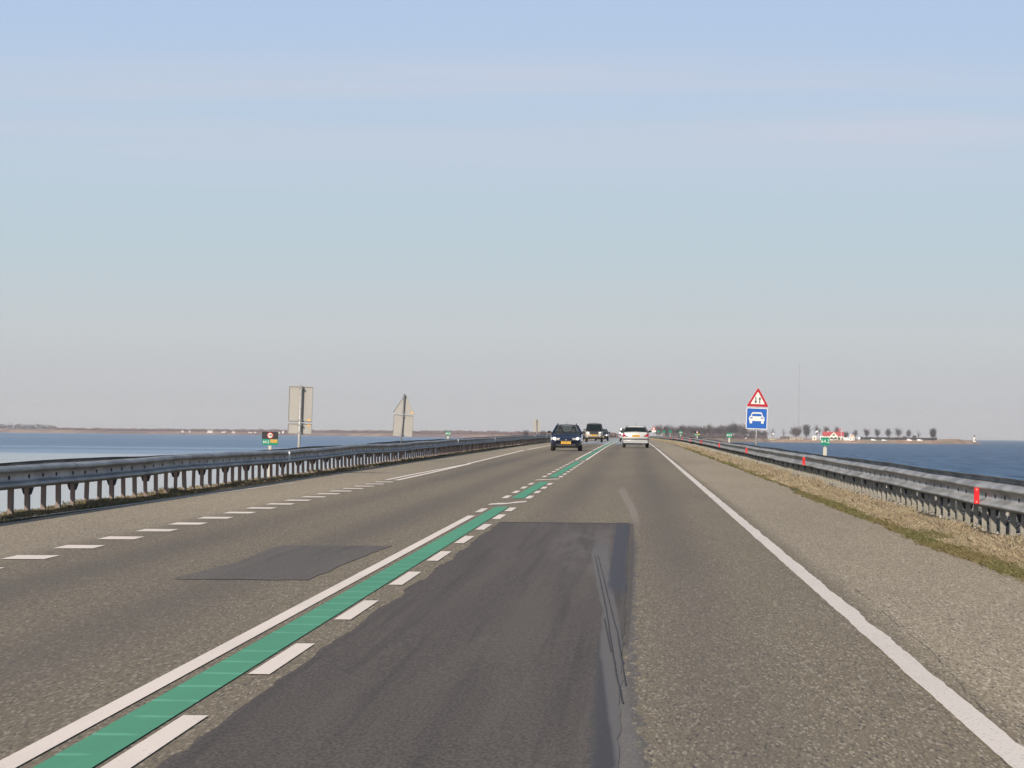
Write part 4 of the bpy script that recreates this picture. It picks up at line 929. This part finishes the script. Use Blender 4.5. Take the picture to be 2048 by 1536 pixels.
gable_roof(-4.2, 4.2, -3, 4.6, 4.3, 8.75, .35, 'y').build('gable_roof', M_roofr, r)
wins(r, [(-3.4,-.6,.9,3), (.6,3.4,.9,3), (-1.2,1.2,4.6,6)], -3)
wins(r, [(-9.4,-7.6,1,2.8), (-7,-5.2,1,2.8), (5.2,6.8,1,2.8), (7.6,9.4,1,2.8)], 0)
dr = MB(); dr.box(-.45, .45, -3.06, -3, 0, 2.1); dr.build('door', M_win, r)
MB().box(-13.5, -10.5, .5, 7, 0, 3).box(10.2, 15, 0, 7, 0, 2.9).build('side_wing', M_wallw, r); gable_roof(-13.5, -10.5, .5, 7, 3, 4.4, .3).build('side_roof', M_wallw, r)
def shed(u0, u1, vt, vb, Yoff, label, wm, rm, dep=6, roofk=.35, name='building', cat='building'):
    u = (u0+u1)/2; q = on_land(u, Yoff); z1 = zpix(u, vt, q.y); z0 = zpix(u, vb, q.y); w_ = (u1-u0)*q.y/FPX/2; H = z1-z0
    r = empty(name, (q.x, q.y, z0)); tag(r, label, cat); he = H*(1-roofk)
    MB().box(-w_, w_, 0, dep, -1, he).build('wall', wm, r); gable_roof(-w_, w_, 0, dep, he, H, .2).build('roof', rm, r)
    n = max(1, int(w_/2)); MB().box(-.5, .5, -.06, 0, 0, min(2.1, he*.85)).build('door', M_win, r)
    wins(r, [(-w_+ (2*w_)*(i+.25)/n, -w_+(2*w_)*(i+.55)/n, he*.35, he*.75) for i in range(n) if abs(-w_+2*w_*(i+.4)/n) > 1.1], 0)
    return r
shed(1580, 1607, 874, 881, 40, 'long low beige building with a flat top left of the tall dark oval tree', M_beige, M_beige, 8, .15)
shed(1561, 1579, 872.8, 877, 60, 'brown roofed shed left of the long beige building', M_brown, M_brown, 6, .4)
shed(1625, 1633, 871.5, 879, 45, 'small cream hut between the dark oval tree and the red roofed house', M_wallc, M_wallw, 5, .3)
# parked vans, tower, dome, flagpoles, lighthouse, mast
def van(u, v, label, yo=40):
    q = on_land(u, yo); z0 = zpix(u, v, q.y)-1.0; r = empty('van', (q.x, q.y, z0)); tag(r, label, 'van', 'white vans parked on the island'); r.rotation_euler.z = .1
    b_ = MB(); b_.add([(x, y, z) for y in (-.95, .95) for x, z in ((-2.5,.35),(2.3,.35),(2.55,.6),(2.5,1.1),(1.7,1.35),(1.2,2.15),(-2.4,2.25),(-2.55,2.1))], [tuple(range(8)), tuple(range(15,7,-1))]+[(i, 8+i, 8+(i+1)%8, (i+1)%8) for i in range(8)])
    b_.build('body', mat('van_white', (.8,.8,.8), .3) if 'van_white' not in bpy.data.materials else bpy.data.materials['van_white'], r)
    MB().box(.4, 1.3, -.97, -.955, 1.25, 1.85).build('side_window', M_win, r)
    for x in (-1.6, 1.6):
        for y in (-.9, .75): MB().tube((x, y, .33), (x, y+.15, .33), .33, n=14).build('wheel', M_tyre, r)
    return r
for u, v, lb in ((1693, 879.5, 'left one of two white vans right of the red roofed house'), (1697.5, 879.5, 'right one of two white vans, beside the cream tower'), (1768.5, 881.5, 'white van parked below the third tree of the spit row'), (1819, 880.5, 'white van parked below the fifth tree of the spit row'), (1839.5, 880.8, 'white van parked below the sixth tree of the spit row'), (1747, 880.5, 'white van parked below the second tree of the spit row')): van(u, v, lb, 55)
q = on_land(1704, 50); z0 = zpix(1704, 881, q.y); r = empty('tower', (q.x, q.y, z0)); tag(r, 'small cream and orange stepped tower right of the white vans', 'tower')
MB().box(-2.6, 2.4, 0, 4, -1, 3).build('base', M_wallw, r); MB().box(-.6, 2.1, .6, 3.2, 3, 5.4).build('tower_block', mat('orange_wall', (.7, .45, .3), .8), r); MB().tube((-1.6, 1.5, 3), (-1.6, 1.5, 6.5), .5, .4, 10).build('white_stack', M_wallw, r); wins(r, [(-2, -1, 1, 2.2), (.6, 1.6, 1, 2.2)], 0)
M_glint = mat('glint_skin', (.85, .86, .9), .25, .1, coat=1)
def glint(u, v, rp, Yoff, label):  # glossy domes added to stand in for a sun glint and bright spots
    q = on_land(u, Yoff); R1 = rp*q.y/FPX; zc = zpix(u, v, q.y); r = empty('glint', (q.x, q.y, zc)); tag(r, label, 'glint', 'domes added for bright spots on the shore')
    MB().lathe([(R1*math.cos(a), R1*math.sin(a)) for a in [rad(-60+15*i) for i in range(10)]] + [(.02, R1)], (0,0,0), 20).build('shell', M_glint, r, True)
    MB().lathe([(R1*.55, -R1-2), (R1*.5, -R1*.8)], (0,0,0), 12).build('base', M_beige, r)
glint(1718.5, 877, 3.0, 45, 'bright white dome shining on the shore right of the cream tower'); glint(1546.5, 868, 2.2, 60, 'white dome on the bank right of the blue car sign'); glint(1492, 876.5, 1.6, 60, 'small white dome left of the road sign pole')
M_flag = mat('red_flag', (.6, .05, .07), .8); M_wpole = mat('white_pole', (.8, .8, .8), .5)
def flag(u, vt, label, fm, Yoff=35):
    q = on_land(u, Yoff); z0 = q.z-1; z1 = zpix(u, vt, q.y); r = empty('flagpole', (q.x, q.y, z0)); tag(r, label, 'flagpole'); H = z1-z0
    MB().lathe([(.28, 0), (.16, H), (.3, H+.05), (.05, H+.3)], (0,0,0), 8).build('pole', M_wpole, r)
    f_ = MB(); f_.add([(-.1-2.6*i/6, .25*math.sin(i*1.3), H-.2-1.6*j-.12*i) for j in (0, 1) for i in range(7)], [(i, i+1, 8+i, 7+i) for i in range(6)]); o = f_.build('flag', fm, r); o.modifiers.new('t', 'SOLIDIFY').thickness = .04
flag(1682.5, 857, 'white flagpole with a red flag at the right end of the red roofed house', M_flag); flag(1636, 860.5, 'white flagpole with a pale flag left of the red roofed house', M_wpole)
q = on_land(1949, 40); z0 = zpix(1949, 882.3, q.y); r = empty('lighthouse', (q.x, q.y, z0)); tag(r, 'small white lighthouse with a dark lantern at the tip of the spit', 'lighthouse'); s_ = q.y/FPX
MB().lathe([(2.9*s_, -1), (2.9*s_, .3), (2.5*s_, .8), (1.7*s_, 7.4*s_), (2.1*s_, 7.6*s_), (2.1*s_, 8.2*s_)], (0,0,0), 16).build('tower_body', M_wallw, r, False)
ln = MB().lathe([(1.0*s_, 8.2*s_), (1.0*s_, 10.4*s_), (1.5*s_, 10.5*s_), (.8*s_, 11.6*s_), (.1, 12.3*s_)], (0,0,0), 12).build('lantern_room', M_sblack, r)
rg = MB()
for i in range(12): a = 2*math.pi*i/12; rg.tube((2*s_*math.cos(a), 2*s_*math.sin(a), 8.2*s_), (2*s_*math.cos(a), 2*s_*math.sin(a), 9.4*s_), .07, n=5)
rg.build('railing', M_sblack, r); MB().box(-.5, .5, -2.75*s_, -2.4*s_, 0, 2).build('door', M_win, r)
q = on_land(1597.5, 200); z0 = q.z; H = zpix(1598, 726, q.y)-z0; r = empty('radio_mast', (q.x, q.y, z0)); tag(r, 'very tall thin radio mast with small crossarms rising above the island trees', 'radio mast')
mm_ = MB(); t3 = [(0, .35), (-.3, -.17), (.3, -.17)]
for x, y in t3: mm_.tube((x, y, 0), (x, y, H), .05, n=4)
z = 0
while z < H-1.5:
    for a, b in zip(t3, t3[1:]+t3[:1]): mm_.tube((a[0], a[1], z), (b[0], b[1], z+1.2), .03, n=3)
    z += 1.2
M_mast = mat('mast_steel', (.33, .3, .3), .6, .3)
mm_.build('lattice', M_mast, r); ca = MB(); ca.tube((-2.6, 0, H-.6), (2.6, 0, H-.2), .12, n=5); ca.tube((2.6, 0, H-.2), (4.2, 0, H-4.5), .1, n=5); ca.tube((-1.6, 0, H*.49), (1.2, 0, H*.49+.1), .1, n=5); ca.build('crossarm', M_mast, r)
gy = MB()
for a in (rad(90), rad(210), rad(330)):
    for zz in (H*.49, H-1): gy.tube((0, 0, zz), (22*math.cos(a), 22*math.sin(a), 0), .02, n=3)
gy.build('guy_wire', M_mast, r)
# sand banks and a white marker
for u0, u1, vt, vb, lb in ((1527, 1562, 872.5, 884, 'tan sand bank under the white dome right of the road sign'),):
    u = (u0+u1)/2; q = on_land(u, 30); w_ = (u1-u0)*q.y/FPX/2; z0 = zpix(u, vb, q.y); z1 = zpix(u, vt, q.y); mb = MB(); n = 18; vs = []
    for i in range(n+1):
        x = -w_+2*w_*i/n; e = max(0, 1-(abs(x)/w_)**3)
        for j in range(7):
            y = j*6; vs.append((x, y, (z1-z0)*e*math.sin(math.pi*j/6)**.7*(.85+.2*noise.noise((x*.2, y*.2, 6)))-.6))
    mb.add(vs, [(i*7+j, (i+1)*7+j, (i+1)*7+j+1, i*7+j+1) for i in range(n) for j in range(6)]); o = mb.build('sand_bank', mat('sand', (.4, .33, .22), .95, var=.15, vscale=.2), smooth=True); o.location = (q.x, q.y, z0); tag(o, lb, 'sand bank')
# farm buildings on the left shore
for u, v, wpx, hpx, lb in ((365, 864, 4, 2, 'tiny white building, first from the left on the far left shore'), (379, 864.3, 3, 1.6, 'tiny white building, second from the left on the far left shore'), (420, 865.3, 10, 3.8, 'largest white building on the far left shore'), (447, 865.3, 8, 1.8, 'low white building right of the largest one on the far left shore'),
                           (467, 865.6, 6, 2.2, 'white building midway between the largest one and the 100 speed limit sign'), (500, 866.4, 7, 1.8, 'low white building left of the 100 speed limit sign'), (510, 866.6, 4, 2.2, 'white building closest to the left edge of the 100 speed limit sign'), (557, 867, 5, 2.6, 'white building just right of the 100 speed limit sign'), (566, 867, 3.4, 5, 'slender white building left of the tall sign back')):
    Y0, vl, vw = lerp(TS, u); Y = Y0+25; s_ = Y/FPX; z0 = zpix(u, v+1.5, Y); r = empty('farm_building', (at(u, v, Y).x, Y, z0)); tag(r, lb, 'building', 'white buildings on the far left shore')
    w_ = wpx*s_/2; H = hpx*s_; MB().box(-w_, w_, 0, 7, -2, H).build('wall', M_wallw, r); gable_roof(-w_, w_, 0, 7, H, H+1.6, .3).build('roof', mat('farm_roof', (.55, .5, .46), .8) if 'farm_roof' not in bpy.data.materials else bpy.data.materials['farm_roof'], r)
    wins(r, [(-w_*.6, -w_*.25, H*.3, H*.6), (w_*.25, w_*.6, H*.3, H*.6)], 0)
if protos[4][0]: pass
# ------------------------------------------------------------------ haze
hz = MB().box(-15200, 15200, -3300, 15300, -12, 84).build('haze', []); tag(hz, kind='stuff', label='thin pale sea haze over the whole view', cat='haze')
hm = bpy.data.materials.new('haze'); hm.use_nodes = True; t = hm.node_tree; t.nodes.clear(); o_ = t.nodes.new('ShaderNodeOutputMaterial'); v_ = t.nodes.new('ShaderNodeVolumePrincipled')
v_.inputs['Color'].default_value = (.92, .90, .90, 1); v_.inputs['Density'].default_value = 5e-5; v_.inputs['Anisotropy'].default_value = 0
t.links.new(v_.outputs[0], o_.inputs['Volume']); hz.data.materials.append(hm)
